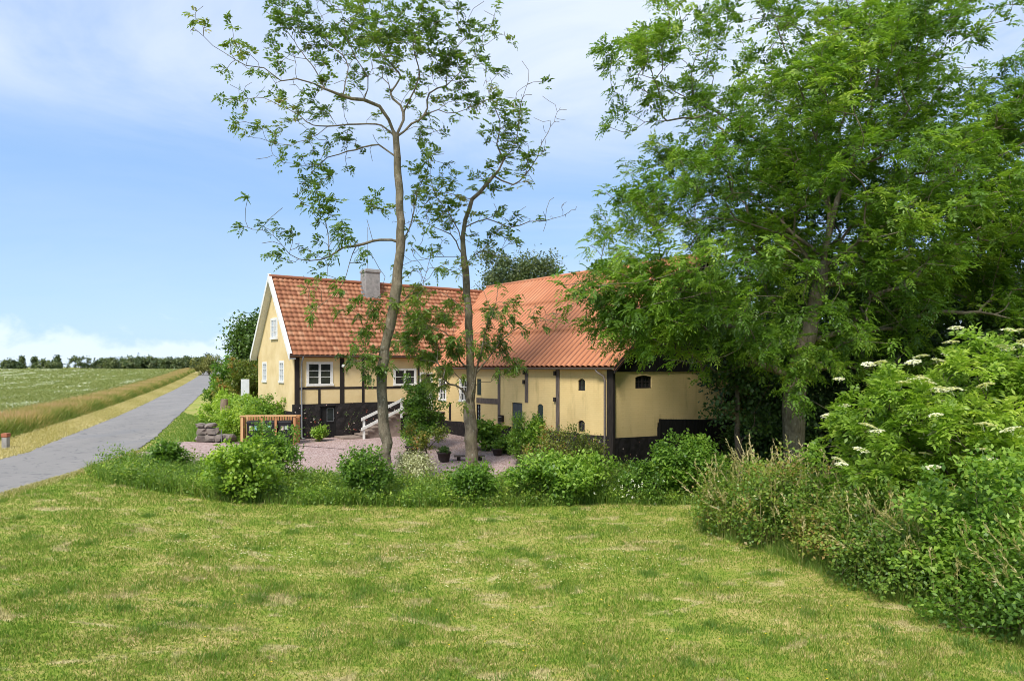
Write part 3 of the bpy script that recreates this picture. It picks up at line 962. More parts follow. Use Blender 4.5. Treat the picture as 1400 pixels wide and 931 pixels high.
    # gate
    g = MB()
    k = 2.62
    while k < 7.95:
        wd = 0.15
        g.box(BG, k, min(k + wd, 7.98), -1.1, 1.30 - 0.055 * (k - 2.6), 0.05, 0.075)
        k += wd + 0.012
    g.box(BG, 2.58, 8.02, -1.1, 0.98, 0.0, 0.05)
    for s in (2.60, 4.25, 6.0):
        g.box(BG, s, s + 0.09, -1.1, 1.31 - 0.055 * (s - 2.6), 0.076, 0.10)
    go = g.build('barn_gate', 'black_board', root)
    MB().box(BG, 4.40, 4.46, 0.62, 0.80, 0.076, 0.12).build('handle', 'grey_metal', go)
    # black boarded gable above the brick
    ZR, HV = 8.24, 5.6
    sl = (ZR - 3.4) / (HV + 0.25)
    def roofz(s): return 3.4 + sl * ((s if s < HV else 2 * HV - s) + 0.25)
    b = MB()
    k = 0.0
    while k < W - 0.01:
        e = min(k + 0.19, W)
        a0, a1 = k + 0.004, e - 0.004
        o = 0.045 + (0.012 if int(k / 0.19) % 2 else 0.0)
        b.hexa([P(BG, a0, 3.22, 0.0), P(BG, a1, 3.22, 0.0), P(BG, a1, 3.22, o), P(BG, a0, 3.22, o),
                P(BG, a0, roofz(a0) - 0.1, 0.0), P(BG, a1, roofz(a1) - 0.1, 0.0), P(BG, a1, roofz(a1) - 0.1, o), P(BG, a0, roofz(a0) - 0.1, o)])
        k = e
    b.build('gable_boarding', 'black_board', root)
    # ribbed roof: profile runs along the eaves, the left end is cut along the valley with the farmhouse roof
    nd = math.sqrt(1 + sl * sl)
    per, px = 0.31, 10
    u = np.arange(-2.76, L + 0.36, per / px)
    ph = (u / per) % 1.0
    prof = np.where(ph < 0.24, 0.0, 0.080 * np.sin(np.pi * np.clip((ph - 0.24) / 0.76, 0, 1)) ** 0.45)
    vmin = np.where(u < 0.40, np.clip(0.913 - 1.57 * u - 0.12, -0.25, HV), -0.25)
    rows = []
    def vrow(v, lift):
        vv = np.maximum(v, vmin)
        h = prof + lift
        zz = 3.4 + sl * (vv + 0.25) + h / nd
        oo = -vv + h * sl / nd
        rows.append(np.stack([CI[0] + u * B1[0] + oo * BF[2][0], CI[1] + u * B1[1] + oo * BF[2][1], zz], 1))
    cuts = [-0.25, 1.70, 3.65, HV + 0.02]
    for i in range(3):
        for t in np.linspace(0, 1, 8):
            vrow(cuts[i] + (cuts[i + 1] - cuts[i]) * t, 0.022 * (1 - t))
    trough_shade = np.tile(np.where((ph < 0.27) | (ph > 0.97), 0.0, 1.0), len(rows))  # marks the troughs that get the painted shade
    ro = np_obj('roof', np.concatenate(rows), grid_faces(len(rows), len(u)), 'barn_sheet_shaded', root, trough_shade)
    rb = MB()
    a0, a1 = -2.76, L + 0.35
    rb.poly([P(BF, a0, ZR, -HV), P(BF, a1, ZR, -HV), P(BF, a1, 3.4, -2 * HV - 0.25), P(BF, a0, 3.4, -2 * HV - 0.25)])
    rb.poly([P(BF, 0.5, 3.30, 0.25), P(BF, a1, 3.30, 0.25), P(BF, a1, ZR - 0.10, -HV), P(BF, 0.5, ZR - 0.10, -HV)])
    rb.build('roof_back', 'barn_sheet', root)
    MB().tube([P(BF, a0, ZR + 0.02, -HV), P(BF, a1, ZR + 0.02, -HV)], 0.11, 10).build('ridge_cap', 'barn_sheet', ro, smooth=True)
    vb = MB()
    for sgn in (0, 1):
        q = [(-0.27, 3.36), (HV, ZR - 0.03), (HV, ZR - 0.26), (-0.27, 3.16)]
        if sgn: q = [(2 * HV - s, z) for s, z in q]
        vb.prism([P(BG, s, z, 0.30) for s, z in q], [P(BG, s, z, 0.34) for s, z in q])
    vb.build('verge_board', 'black_timber', root)
    n = 8
    pr = [(0.29 + 0.065 * math.cos(a), 3.37 + 0.065 * math.sin(a)) for a in np.linspace(math.pi, 2 * math.pi, n)] + [(0.29 + 0.054 * math.cos(a), 3.372 + 0.054 * math.sin(a)) for a in np.linspace(2 * math.pi, math.pi, n)]
    MB().prism([P(BF, 0.55, z, o) for o, z in pr], [P(BF, L + 0.25, z, o) for o, z in pr]).build('gutter', 'gutter_brown', root)
    MB().tube([P(BF, 12.35, 3.33, 0.29), P(BF, 12.40, 3.22, 0.27), P(BF, 12.62, 3.05, 0.13), P(BF, 12.66, 2.9, 0.10), P(BF, 12.66, 0.72, 0.10), P(BF, 12.67, 0.6, 0.12), P(BF, 12.67, -0.9, 0.12)], 0.042, 10).build('downpipe', 'gutter_brown', root, smooth=True)
    # letter box
    mbx = MB()
    mbx.box(BF, 5.93, 6.20, 0.90, 1.20, 0.03, 0.16)
    mo = mbx.build('letter_box', 'black_timber', root, bevel=0.01)
    MB().box(BF, 5.95, 6.18, 1.10, 1.13, 0.161, 0.168).build('letter_flap', 'grey_metal', mo)


farmhouse()
barn()
# ------------------------------------------------------------ plant growing
def unit(v):
    return v / np.maximum(np.linalg.norm(v, axis=-1, keepdims=True), 1e-9)


class Skel:
    """branch skeleton: limbs are laid down first, then twigs reach for given points"""

    def __init__(self, root, seed=0):
        self.rng = np.random.default_rng(seed)
        self.p = [np.array(root, float)]
        self.par = [-1]
        self.len = [0.0]
        self.tips = []

    def add(self, q, par):
        q = np.array(q, float)
        self.p.append(q); self.par.append(par)
        self.len.append(self.len[par] + float(np.linalg.norm(q - self.p[par])))
        return len(self.p) - 1

    def nearest(self, q):
        A = np.array(self.p)
        return int(np.argmin(((A - q) ** 2).sum(1)))

    def limb(self, pts, step=0.35, jit=0.02, first=False):
        pts = [np.array(p, float) for p in pts]
        cur = 0 if first else self.nearest(pts[0])
        pts = [self.p[cur]] + pts[1:]
        ids = [cur]
        for i in range(len(pts) - 1):
            p0 = pts[max(i - 1, 0)]; p1 = pts[i]; p2 = pts[i + 1]; p3 = pts[min(i + 2, len(pts) - 1)]
            n = max(1, int(np.linalg.norm(p2 - p1) / step))
            for k in range(1, n + 1):
                t = k / n
                q = 0.5 * ((2 * p1) + (p2 - p0) * t + (2 * p0 - 5 * p1 + 4 * p2 - p3) * t * t + (3 * p1 - p0 - 3 * p2 + p3) * t ** 3)
                cur = self.add(q + self.rng.normal(0, jit, 3) * (0 if (first and False) else 1), cur)
                ids.append(cur)
        return ids

    def reach(self, targets, w=0.35, step=0.3, jit=0.05, up=0.25, hmin=-9):
        T = np.array(targets, float)
        order = np.argsort(((T - self.p[0]) ** 2).sum(1))
        A = np.zeros((len(self.p) + len(T) * 30, 3)); Ln = np.zeros(len(A))
        n0 = len(self.p)
        A[:n0] = self.p; Ln[:n0] = self.len
        for o in order:
            q = T[o]
            d = np.sqrt(((A[:n0] - q) ** 2).sum(1))
            cost = d + w * Ln[:n0] + 0.5 * np.maximum(A[:n0, 2] - q[2], 0) + 50 * (A[:n0, 2] < hmin)
            i = int(np.argmin(cost))
            dd = d[i]
            if dd < 0.02: continue
            p0 = self.p[i]
            pi = self.par[i]
            dir0 = unit(p0 - self.p[pi]) if pi >= 0 else np.array([0, 0, 1.0])
            ctrl = p0 + (0.55 * dir0 + 0.45 * (q - p0) / dd + np.array([0, 0, up])) * dd * 0.45
            n = max(2, min(24, int(dd / step)))
            cur = i
            for k in range(1, n + 1):
                t = k / n
                x = (1 - t) ** 2 * p0 + 2 * t * (1 - t) * ctrl + t * t * q
                if k < n: x = x + self.rng.normal(0, jit, 3) * min(1, dd)
                cur = self.add(x, cur)
                A[n0] = x; Ln[n0] = self.len[cur]; n0 += 1
            self.tips.append(cur)

    def tubes(self, base_r, tip_r=0.006, kmax=10, thin=1.0):
        Pn = np.array(self.p); par = np.array(self.par); n = len(Pn)
        kids = np.zeros(n, int)
        for i in range(1, n): kids[par[i]] += 1
        cnt = np.where(kids == 0, 1.0, 0.0)
        for i in range(n - 1, 0, -1): cnt[par[i]] += cnt[i]
        e = math.log(max(cnt[0], 2)) / math.log(base_r / tip_r)
        r = tip_r * np.maximum(cnt, 1) ** (1 / e)
        r = np.maximum(r, 0.0095 if tip_r <= 0.005 and base_r > 0.15 else tip_r)
        wob = self.rng.normal(0, 1, n)
        for i in range(1, n): wob[i] = 0.7 * wob[par[i]] + 0.3 * wob[i] * 1.6
        r = np.where(r > 0.04, r * (1 + 0.09 * np.clip(wob, -1.5, 1.5)), r)
        # slow taper along unbranched runs
        r = r * (0.85 + 0.15 * np.clip(1 - np.array(self.len) / (max(self.len) + 1e-6), 0, 1))
        main = np.full(n, -1)
        for i in range(1, n):
            m_ = main[par[i]]
            if m_ < 0 or cnt[i] > cnt[m_]: main[par[i]] = i
        tan = np.zeros((n, 3))
        for i in range(n):
            a = Pn[i] - Pn[par[i]] if i else np.zeros(3)
            b = Pn[main[i]] - Pn[i] if main[i] >= 0 else np.zeros(3)
            tan[i] = unit(unit(a) + unit(b)) if (np.abs(a).sum() + np.abs(b).sum()) > 0 else (0, 0, 1)
        c = np.arange(1, n); p = par[1:]
        ism = main[p] == c
        dA = np.where(ism[:, None], tan[p], unit(Pn[c] - Pn[p])); dB = tan[c]
        rA = np.where(ism, r[p], np.minimum(r[c] * 1.25, r[p])); rB = r[c]
        # root flare
        out_v, out_f, off = [], [], 0
        for lo, hi, k in ((0.07, 9, kmax), (0.022, 0.07, 6), (0, 0.022, 4)):
            s = (rB >= lo) & (rB < hi)
            if not s.any(): continue
            ang = np.linspace(0, 2 * math.pi, k, endpoint=False)
            def ring(Pp, d, rr):
                u_ = unit(np.cross(d, np.array([0.23, 0.95, 0.21])))
                v_ = np.cross(d, u_)
                return Pp[:, None, :] + rr[:, None, None] * (u_[:, None, :] * np.cos(ang)[None, :, None] + v_[:, None, :] * np.sin(ang)[None, :, None])
            a = ring(Pn[p[s]], dA[s], rA[s]); b = ring(Pn[c[s]], dB[s], rB[s])
            m_ = s.sum()
            V = np.concatenate([a, b], 1).reshape(-1, 3)
            base = np.arange(m_)[:, None] * 2 * k + off
            j = np.arange(k)[None, :]; j2 = (j + 1) % k
            F = np.stack([base + j, base + j2, base + k + j2, base + k + j], -1).reshape(-1, 4)
            out_v.append(V); out_f.append(F); off += len(V)
        return np.concatenate(out_v), np.concatenate(out_f)


def leaves(Pb, D, N, L, W, fold=0.18):
    """one folded diamond per leaf"""
    D = unit(D); Sd = unit(np.cross(D, N)); N = np.cross(Sd, D)
    L = L[:, None]; W = W[:, None]
    mid = Pb + D * L * 0.45
    V = np.stack([Pb, mid + Sd * W * 0.5 + N * W * fold, Pb + D * L - N * L * 0.08, mid - Sd * W * 0.5 + N * W * fold], 1)
    return V.reshape(-1, 3), np.arange(len(Pb) * 4).reshape(-1, 4)


def rand_dir(g, n):
    return unit(g.normal(0, 1, (n, 3)))


def pinnate(g, C, out, nr, nl, rl, ll, lw, droop=0.35, tone=None, tvar=0.18):
    """sprays of compound leaves round each twig end"""
    n = len(C)
    C2 = np.repeat(C, nr, 0); O2 = np.repeat(out, nr, 0)
    T2 = np.repeat(tone, nr) + g.normal(0, tvar * 0.6, n * nr)
    rd = unit(rand_dir(g, n * nr) + O2 * 0.7 + np.array([0, 0, 0.15]))
    start = C2 + g.normal(0, rl * 0.35, (n * nr, 3))
    up = unit(np.array([0, 0, 1.0]) - rd * rd[:, 2:3] + g.normal(0, 0.25, (n * nr, 3)))
    side = unit(np.cross(rd, up))
    ks = np.arange(nl)
    t = 0.25 + 0.75 * (ks // 2) / max(1, (nl - 1) // 2)
    sg = np.where(ks == nl - 1, 0, np.where(ks % 2 == 0, 1, -1))
    RL = rl * g.uniform(0.7, 1.2, n * nr)
    pos_ = start[:, None, :] + rd[:, None, :] * (t[None, :, None] * RL[:, None, None])
    pos_[..., 2] -= droop * (t[None, :] ** 2) * RL[:, None]
    D = rd[:, None, :] * 0.55 + side[:, None, :] * sg[None, :, None] + np.array([0, 0, -droop * 0.9])
    Nn = np.repeat(up[:, None, :], nl, 1) + g.normal(0, 0.25, (n * nr, nl, 3))
    m = n * nr * nl
    V, F = leaves(pos_.reshape(-1, 3), D.reshape(-1, 3), unit(Nn.reshape(-1, 3)), ll * g.uniform(0.7, 1.2, m), lw * g.uniform(0.75, 1.2, m))
    tn = np.repeat(T2, nl) + g.normal(0, tvar * 0.4, m)
    return V, F, np.clip(np.repeat(tn, 4), 0, 1)


def tufts(g, C, out, k, spread, ll, lw, droop=0.2, tone=None, tvar=0.2):
    """loose leaf clusters"""
    n = len(C)
    m = n * k
    C2 = np.repeat(C, k, 0); O2 = np.repeat(out, k, 0)
    p = C2 + g.normal(0, spread, (m, 3))
    D = unit(rand_dir(g, m) + O2 * 0.6 + np.array([0, 0, -droop]))
    N = unit(O2 * 0.7 + np.array([0, 0, 0.8]) + g.normal(0, 0.55, (m, 3)))
    V, F = leaves(p, D, N, ll * g.uniform(0.6, 1.25, m), lw * g.uniform(0.7, 1.25, m))
    tn = np.repeat(tone, k) + g.normal(0, tvar, m)
    return V, F, np.clip(np.repeat(tn, 4), 0, 1)


def lumpy(g, n, c, r, bias=0.45, lump=0.35, zmin=-1.0):
    """points in an uneven crown"""
    waves = [(rand_dir(g, 1)[0], g.uniform(1.5, 4.5), g.uniform(0, 6.28)) for _ in range(6)]
    out = []
    while len(out) < n:
        d = rand_dir(g, 1)[0]
        if d[2] < zmin: continue
        w = sum(math.sin(f * float(a @ d) * 2 + ph) for a, f, ph in waves) / 6
        rad = (g.random() ** bias) * (1 + lump * w * 1.8)
        out.append(np.array(c) + d * rad * np.array(r))
    return np.array(out)


def tree(name, label, cat, base, base_r, crown_pts, limbs=None, leafer='pinnate', leafp=None, bark='grey_bark', leaf='ash_leaf', group=None, seed=1, tip_r=0.006, w=0.35, step=0.3, jit=0.05, trunk_to=None, leaf_pts=None, tone=(0.5, 0.2), hmin=-9, up=0.25, part_names=('trunk', 'crown'), center=None):
    g = np.random.default_rng(seed)
    root = empty(name, base, label, cat, group)
    sk = Skel(base, seed)
    if limbs:
        for i, l in enumerate(limbs):
            sk.limb(l, step=step, first=(i == 0))
    elif trunk_to is not None:
        b = np.array(base, float); t = np.array(trunk_to, float)
        mid = (b + t) / 2 + g.normal(0, 0.04 * np.linalg.norm(t - b), 3) * np.array([1, 1, 0.2])
        sk.limb([b, mid, t], step=step, first=True)
    crown_pts = np.asarray(crown_pts, float)
    sk.reach(crown_pts, w=w, step=step, jit=jit, hmin=hmin, up=up)
    V, F = sk.tubes(base_r, tip_r)
    np_obj(part_names[0], V, F, bark, root, smooth=True)
    tips = np.array([sk.p[i] for i in sk.tips]) if leaf_pts is None else np.asarray(leaf_pts, float)
    cen = np.array(center if center is not None else crown_pts.mean(0))
    out = unit((tips - cen) * np.array([1, 1, 0.8]) + np.array([0, 0, 0.2]))
    ph = g.uniform(0, 6.28, 6)
    fld = np.sin(tips[:, 0] * 1.3 + ph[0]) + np.sin(tips[:, 1] * 1.5 + ph[1]) + np.sin(tips[:, 2] * 1.7 + ph[2]) + np.sin((tips[:, 0] + tips[:, 2]) * 2.3 + ph[3])
    tn = np.clip(g.normal(tone[0], tone[1] * 0.7, len(tips)) + 0.5 * tone[1] * fld, 0.02, 0.98)
    lp = dict(leafp or {})
    V, F, t = (pinnate if leafer == 'pinnate' else tufts)(g, tips, out, tone=tn, **lp)
    np_obj(part_names[1], V, F, leaf, root, tone=t)
    return root, sk


def gz(x, y): return float(terrain(x, y))


def shrub(label, x, y, rx, ry, h, n, k, ll, lw, leaf, seed, name='shrub', cat='shrub', tone=(0.5, 0.22), leafer='tufts', lump=0.35, spread=0.10, stem_r=0.03, group=None, z0=None, bark='brown_bark', low=0.12, bias=0.42, **kw):
    g = np.random.default_rng(seed)
    z = gz(x, y) if z0 is None else z0
    hh = h * (1 - low) / 2
    pts = lumpy(g, n, (x, y, z + h * low + hh * 0.92), (rx, ry, hh), bias, lump)
    pts[:, 2] = np.maximum(pts[:, 2], z + 0.08)
    lp = dict(k=k, spread=spread, ll=ll, lw=lw) if leafer == 'tufts' else dict(kw.pop('leafp'))
    return tree(name, label, cat, (x, y, z - 0.03), stem_r, pts, leafer=leafer, leafp=lp, bark=bark, leaf=leaf, seed=seed, tip_r=0.004, w=0.55, step=0.22, tone=tone, part_names=('stems', 'foliage'), group=group, center=(x, y, z + h * 0.3), **kw)


# ------------------------------------------------------------ trees with traced limbs
LIMBS_TALL = [
   [(-4.17, 23.3, -0.35), (-4.22, 23.3, 0.51), (-4.27, 23.3, 1.24), (-4.37, 23.3, 2.22), (-4.34, 23.3, 3.33), (-4.17, 23.3, 4.31), (-3.97, 23.3, 5.41), (-3.8, 23.3, 6.51), (-3.75, 23.3, 7.62), (-3.75, 23.3, 8.6), (-3.8, 23.3, 9.58), (-3.85, 23.3, 10.44), (-3.9, 23.3, 11.1)] ,
   [(-3.92, 23.3, 11.14), (-4.1, 23.1, 11.61), (-4.38, 22.9, 11.98), (-4.86, 22.7, 12.12), (-5.5, 22.44, 12.19), (-5.96, 22.24, 12.29), (-6.34, 22.07, 12.43), (-6.79, 21.88, 12.44), (-7.23, 21.69, 12.36), (-7.65, 21.46, 12.6), (-8.14, 21.24, 12.62), (-8.93, 20.8, 13.03), (-9.18, 20.63, 13.23)] ,
   [(-5.5, 22.44, 12.19), (-5.4, 22.93, 13.31), (-5.88, 23.26, 13.99), (-6.74, 23.77, 14.95), (-7.19, 24.06, 15.56)] ,
   [(-4.94, 22.65, 12.13), (-4.58, 22.18, 12.65), (-4.9, 21.72, 13.04), (-5.03, 21.21, 13.55), (-5.09, 20.76, 13.97)] ,
   [(-5.96, 22.24, 12.29), (-6.39, 22.55, 13.06), (-7.34, 23.09, 14.36), (-7.88, 23.37, 15.03)] ,
   [(-3.77, 23.26, 11.26), (-3.69, 23.6, 12.06), (-4.22, 23.99, 12.85), (-3.9, 24.31, 13.53), (-4.65, 24.82, 14.61), (-5.13, 25.3, 15.8), (-5.5, 25.69, 16.78), (-5.63, 26.05, 17.76)] ,
   [(-3.77, 23.53, 11.94), (-3.4, 23.16, 12.34), (-3.03, 22.69, 12.86), (-3.12, 22.09, 13.54), (-2.87, 21.54, 14.12), (-2.65, 21.05, 14.6), (-2.69, 20.77, 14.86)] ,
   [(-3.75, 23.26, 11.22), (-3.41, 23.5, 11.62), (-2.99, 23.78, 12.03), (-2.85, 24.15, 12.91), (-2.32, 24.45, 13.31), (-1.6, 24.95, 14.28), (-1.14, 25.3, 15.02), (-0.46, 25.69, 15.69)] ,
   [(-2.99, 23.78, 12.03), (-2.51, 23.54, 12.08), (-1.85, 23.23, 11.92), (-1.3, 22.95, 12.0)] ,
   [(-2.32, 24.45, 13.31), (-2.24, 24.12, 14.01), (-1.79, 23.67, 14.9), (-1.95, 23.33, 15.55)] ,
   [(-3.87, 23.3, 10.43), (-4.52, 23.65, 10.94), (-5.12, 23.92, 10.98), (-5.74, 24.21, 10.88), (-6.48, 24.53, 10.8), (-7.15, 24.88, 10.42), (-7.39, 25.05, 10.18)] ,
   [(-3.96, 23.3, 11.05), (-4.4, 23.48, 11.56), (-5.26, 23.72, 11.69), (-6.05, 23.94, 11.72), (-6.95, 24.18, 11.81), (-7.46, 24.35, 12.24), (-8.82, 24.74, 12.95), (-9.66, 24.95, 13.03)] ,
   [(-6.24, 23.99, 11.74), (-7.15, 24.58, 11.47), (-8.19, 25.16, 11.47), (-9.76, 25.99, 11.99)] ,
   [(-3.85, 23.3, 7.48), (-4.37, 23.06, 7.63), (-5.09, 22.73, 7.35), (-5.49, 22.55, 7.28), (-5.86, 22.34, 6.98), (-6.39, 22.08, 6.77), (-6.98, 21.78, 6.89), (-7.35, 21.42, 7.5), (-7.9, 21.13, 7.6)] ,
   [(-5.86, 22.34, 7.03), (-6.05, 22.76, 7.93), (-6.42, 23.11, 8.62), (-6.94, 23.35, 8.85)] ,
   [(-5.09, 22.73, 7.35), (-5.26, 22.34, 6.73), (-5.3, 21.96, 6.08), (-5.65, 21.52, 5.53), (-5.97, 21.17, 5.17)] ,
   [(-3.79, 23.3, 7.23), (-3.48, 24.3, 8.61), (-3.4, 25.03, 9.73), (-3.1, 25.8, 10.91), (-3.27, 26.38, 11.89)] ,
   [(-4.06, 23.3, 5.35), (-4.42, 22.88, 5.57), (-4.6, 22.46, 5.1)] ,
   [(-4.06, 23.3, 4.81), (-3.62, 23.97, 5.86), (-3.12, 24.39, 6.37), (-2.98, 24.79, 7.09)] ,
   [(-4.19, 23.3, 4.09), (-4.69, 22.92, 3.82), (-4.99, 22.67, 3.64)] ,
]
LIMBS_LEANING = [
   [(-1.51, 26.6, -0.46), (-1.57, 26.6, 0.66), (-1.6, 26.6, 1.78), (-1.57, 26.6, 2.9), (-1.6, 26.6, 4.3), (-1.65, 26.6, 5.42), (-1.74, 26.6, 6.54), (-1.85, 26.6, 7.66), (-1.88, 26.6, 8.36), (-1.76, 26.6, 9.06), (-1.51, 26.6, 9.84), (-1.2, 26.6, 10.12), (-0.7, 26.6, 10.74), (-0.48, 26.6, 10.93), (-0.28, 26.6, 11.41)] ,
   [(-0.33, 26.6, 11.32), (-0.59, 26.87, 12.02), (-0.49, 27.24, 13.08), (-0.81, 27.55, 13.93), (-1.04, 27.89, 14.92), (-1.1, 28.13, 15.67)] ,
   [(-0.28, 26.6, 11.42), (0.13, 26.27, 11.83), (0.23, 25.91, 12.41), (0.32, 25.5, 13.05), (0.51, 25.17, 13.51)] ,
   [(-0.48, 26.6, 10.6), (0.03, 26.88, 10.47), (0.77, 27.35, 11.22), (1.21, 27.85, 12.33), (1.78, 28.42, 13.61), (1.9, 28.54, 13.87)] ,
   [(-1.61, 26.6, 8.66), (-0.98, 26.3, 9.0), (-0.07, 25.92, 8.62), (0.62, 25.62, 8.76), (1.49, 25.25, 8.78), (2.05, 24.98, 8.96)] ,
   [(-1.5, 26.6, 9.83), (-2.25, 26.97, 10.1), (-2.9, 27.28, 10.21), (-3.7, 27.76, 9.64), (-4.07, 28.11, 9.06)] ,
   [(-1.91, 26.6, 8.04), (-2.18, 26.11, 8.86), (-2.72, 25.56, 9.63), (-2.97, 25.12, 10.3), (-2.83, 24.76, 10.87)] ,
   [(-1.87, 26.6, 7.56), (-2.55, 26.24, 7.56), (-3.21, 25.88, 7.45), (-3.67, 25.62, 7.31), (-4.03, 25.39, 7.08)] ,
   [(-1.97, 26.6, 7.77), (-2.42, 27.09, 8.58), (-3.32, 27.64, 9.11), (-3.48, 28.02, 9.83)] ,
   [(-1.66, 26.6, 5.21), (-2.22, 27.13, 5.98), (-2.83, 27.53, 6.39), (-3.46, 27.87, 6.48)] ,
   [(-1.66, 26.6, 3.37), (-1.96, 26.43, 3.68), (-2.14, 26.21, 4.18), (-2.42, 25.97, 4.67), (-3.09, 25.66, 4.95)] ,
   [(-1.61, 26.6, 2.55), (-2.2, 26.85, 3.16), (-2.63, 27.05, 3.68), (-3.28, 27.25, 4.0), (-3.93, 27.45, 4.21)] ,
   [(-1.56, 26.6, 1.84), (-1.1, 25.41, 4.15), (-0.59, 24.55, 5.64), (-0.49, 24.34, 5.99)] ,
   [(-1.54, 26.6, 2.96), (-0.93, 26.23, 3.67), (-0.22, 25.76, 4.56), (0.46, 25.43, 4.94), (1.42, 25.01, 5.1)] ,
   [(-1.3, 25.41, 4.15), (-0.92, 25.68, 4.95), (-0.63, 25.94, 5.77), (-0.13, 26.11, 5.58)] ,
   [(-1.56, 26.6, 1.94), (-1.84, 26.12, 2.57), (-2.3, 25.73, 2.78), (-2.66, 25.33, 3.18)] ,
   [(-1.66, 26.6, 7.36), (-1.17, 26.96, 7.93), (-0.66, 27.24, 7.77), (-0.24, 27.56, 8.35)] ,
]
LIMBS_ASH = [
   [(9.12, 22.5, -1.05), (9.12, 22.5, 0.61), (9.12, 22.5, 2.03), (9.19, 22.5, 2.97), (9.59, 22.5, 4.63), (9.99, 22.5, 6.05), (10.14, 22.5, 7.24), (10.42, 22.5, 8.42), (10.89, 22.5, 9.72), (11.49, 22.5, 11.26), (11.84, 22.5, 12.92), (11.96, 22.5, 14.82)] ,
   [(10.03, 22.5, 6.89), (10.53, 23.01, 8.68), (10.3, 23.22, 9.38), (9.58, 23.58, 10.36), (8.32, 24.06, 11.4), (6.89, 24.58, 12.6), (5.61, 25.01, 13.46)] ,
   [(10.53, 23.01, 8.68), (10.09, 22.5, 9.83), (9.4, 21.89, 11.08), (8.76, 21.32, 12.18), (8.04, 20.73, 13.19), (7.6, 20.33, 13.86)] ,
   [(10.51, 22.5, 8.99), (10.99, 22.86, 9.93), (12.03, 23.21, 10.25), (13.65, 23.77, 11.08), (14.34, 24.18, 12.23), (15.32, 24.67, 13.56)] ,
   [(10.93, 22.5, 9.41), (10.21, 21.65, 10.8), (10.34, 21.08, 11.59), (9.76, 20.28, 12.7), (9.74, 19.69, 13.43)] ,
   [(10.09, 22.5, 6.24), (9.01, 21.93, 7.3), (7.36, 21.29, 7.78), (5.91, 20.74, 7.86), (4.52, 20.16, 7.36)] ,
   [(9.56, 22.5, 5.19), (8.63, 21.99, 5.56), (7.38, 21.36, 5.6), (6.08, 20.66, 5.62), (4.74, 19.9, 5.36), (3.58, 19.18, 5.02)] ,
   [(9.46, 22.5, 4.46), (7.98, 21.92, 5.15), (6.98, 21.34, 4.0), (5.96, 20.93, 3.6), (4.89, 20.51, 3.6)] ,
   [(10.19, 22.5, 6.77), (9.56, 23.26, 7.75), (8.1, 24.78, 9.88), (6.53, 25.88, 11.02), (4.78, 26.9, 10.94)] ,
   [(10.14, 22.5, 6.56), (11.12, 22.04, 7.42), (11.93, 21.66, 8.06), (12.7, 21.25, 8.76), (13.6, 20.8, 9.42)] ,
   [(9.88, 22.5, 5.93), (11.12, 22.06, 5.98), (11.76, 21.7, 5.13), (12.21, 21.43, 4.51)] ,
   [(10.09, 22.5, 6.24), (8.32, 21.48, 6.61), (5.54, 19.78, 6.27), (3.72, 18.5, 5.74), (2.19, 17.31, 5.43)] ,
]



def side_twigs(g, limbs, start, n_per_m, length, upw, frac0=0.35):
    """points that twigs grow to, along the outer part of each limb"""
    out = []
    for L in limbs[start:]:
        P_ = np.array(L, float)
        seg = np.linalg.norm(np.diff(P_, axis=0), axis=1)
        tot = seg.sum()
        cum = np.concatenate([[0], np.cumsum(seg)])
        n = max(2, int(tot * (1 - frac0) * n_per_m))
        for t in np.linspace(frac0, 1.0, n):
            d = t * tot
            i = min(np.searchsorted(cum, d) - 1, len(seg) - 1) if d > 0 else 0
            i = max(i, 0)
            q = P_[i] + (P_[i + 1] - P_[i]) * (d - cum[i]) / seg[i]
            ax = (P_[i + 1] - P_[i]) / seg[i]
            dr = unit(g.normal(0, 0.8, 3) + np.array([0, 0, upw]) + ax * 0.5)
            out.append(q + dr * length * g.uniform(0.35, 1.15))
        out.append(P_[-1] + unit(P_[-1] - P_[-2]) * 0.25)
    return np.array(out)


def cloud(g, c, r, n):
    return np.array(c) + g.normal(0, 0.5, (n, 3)) * np.array(r)


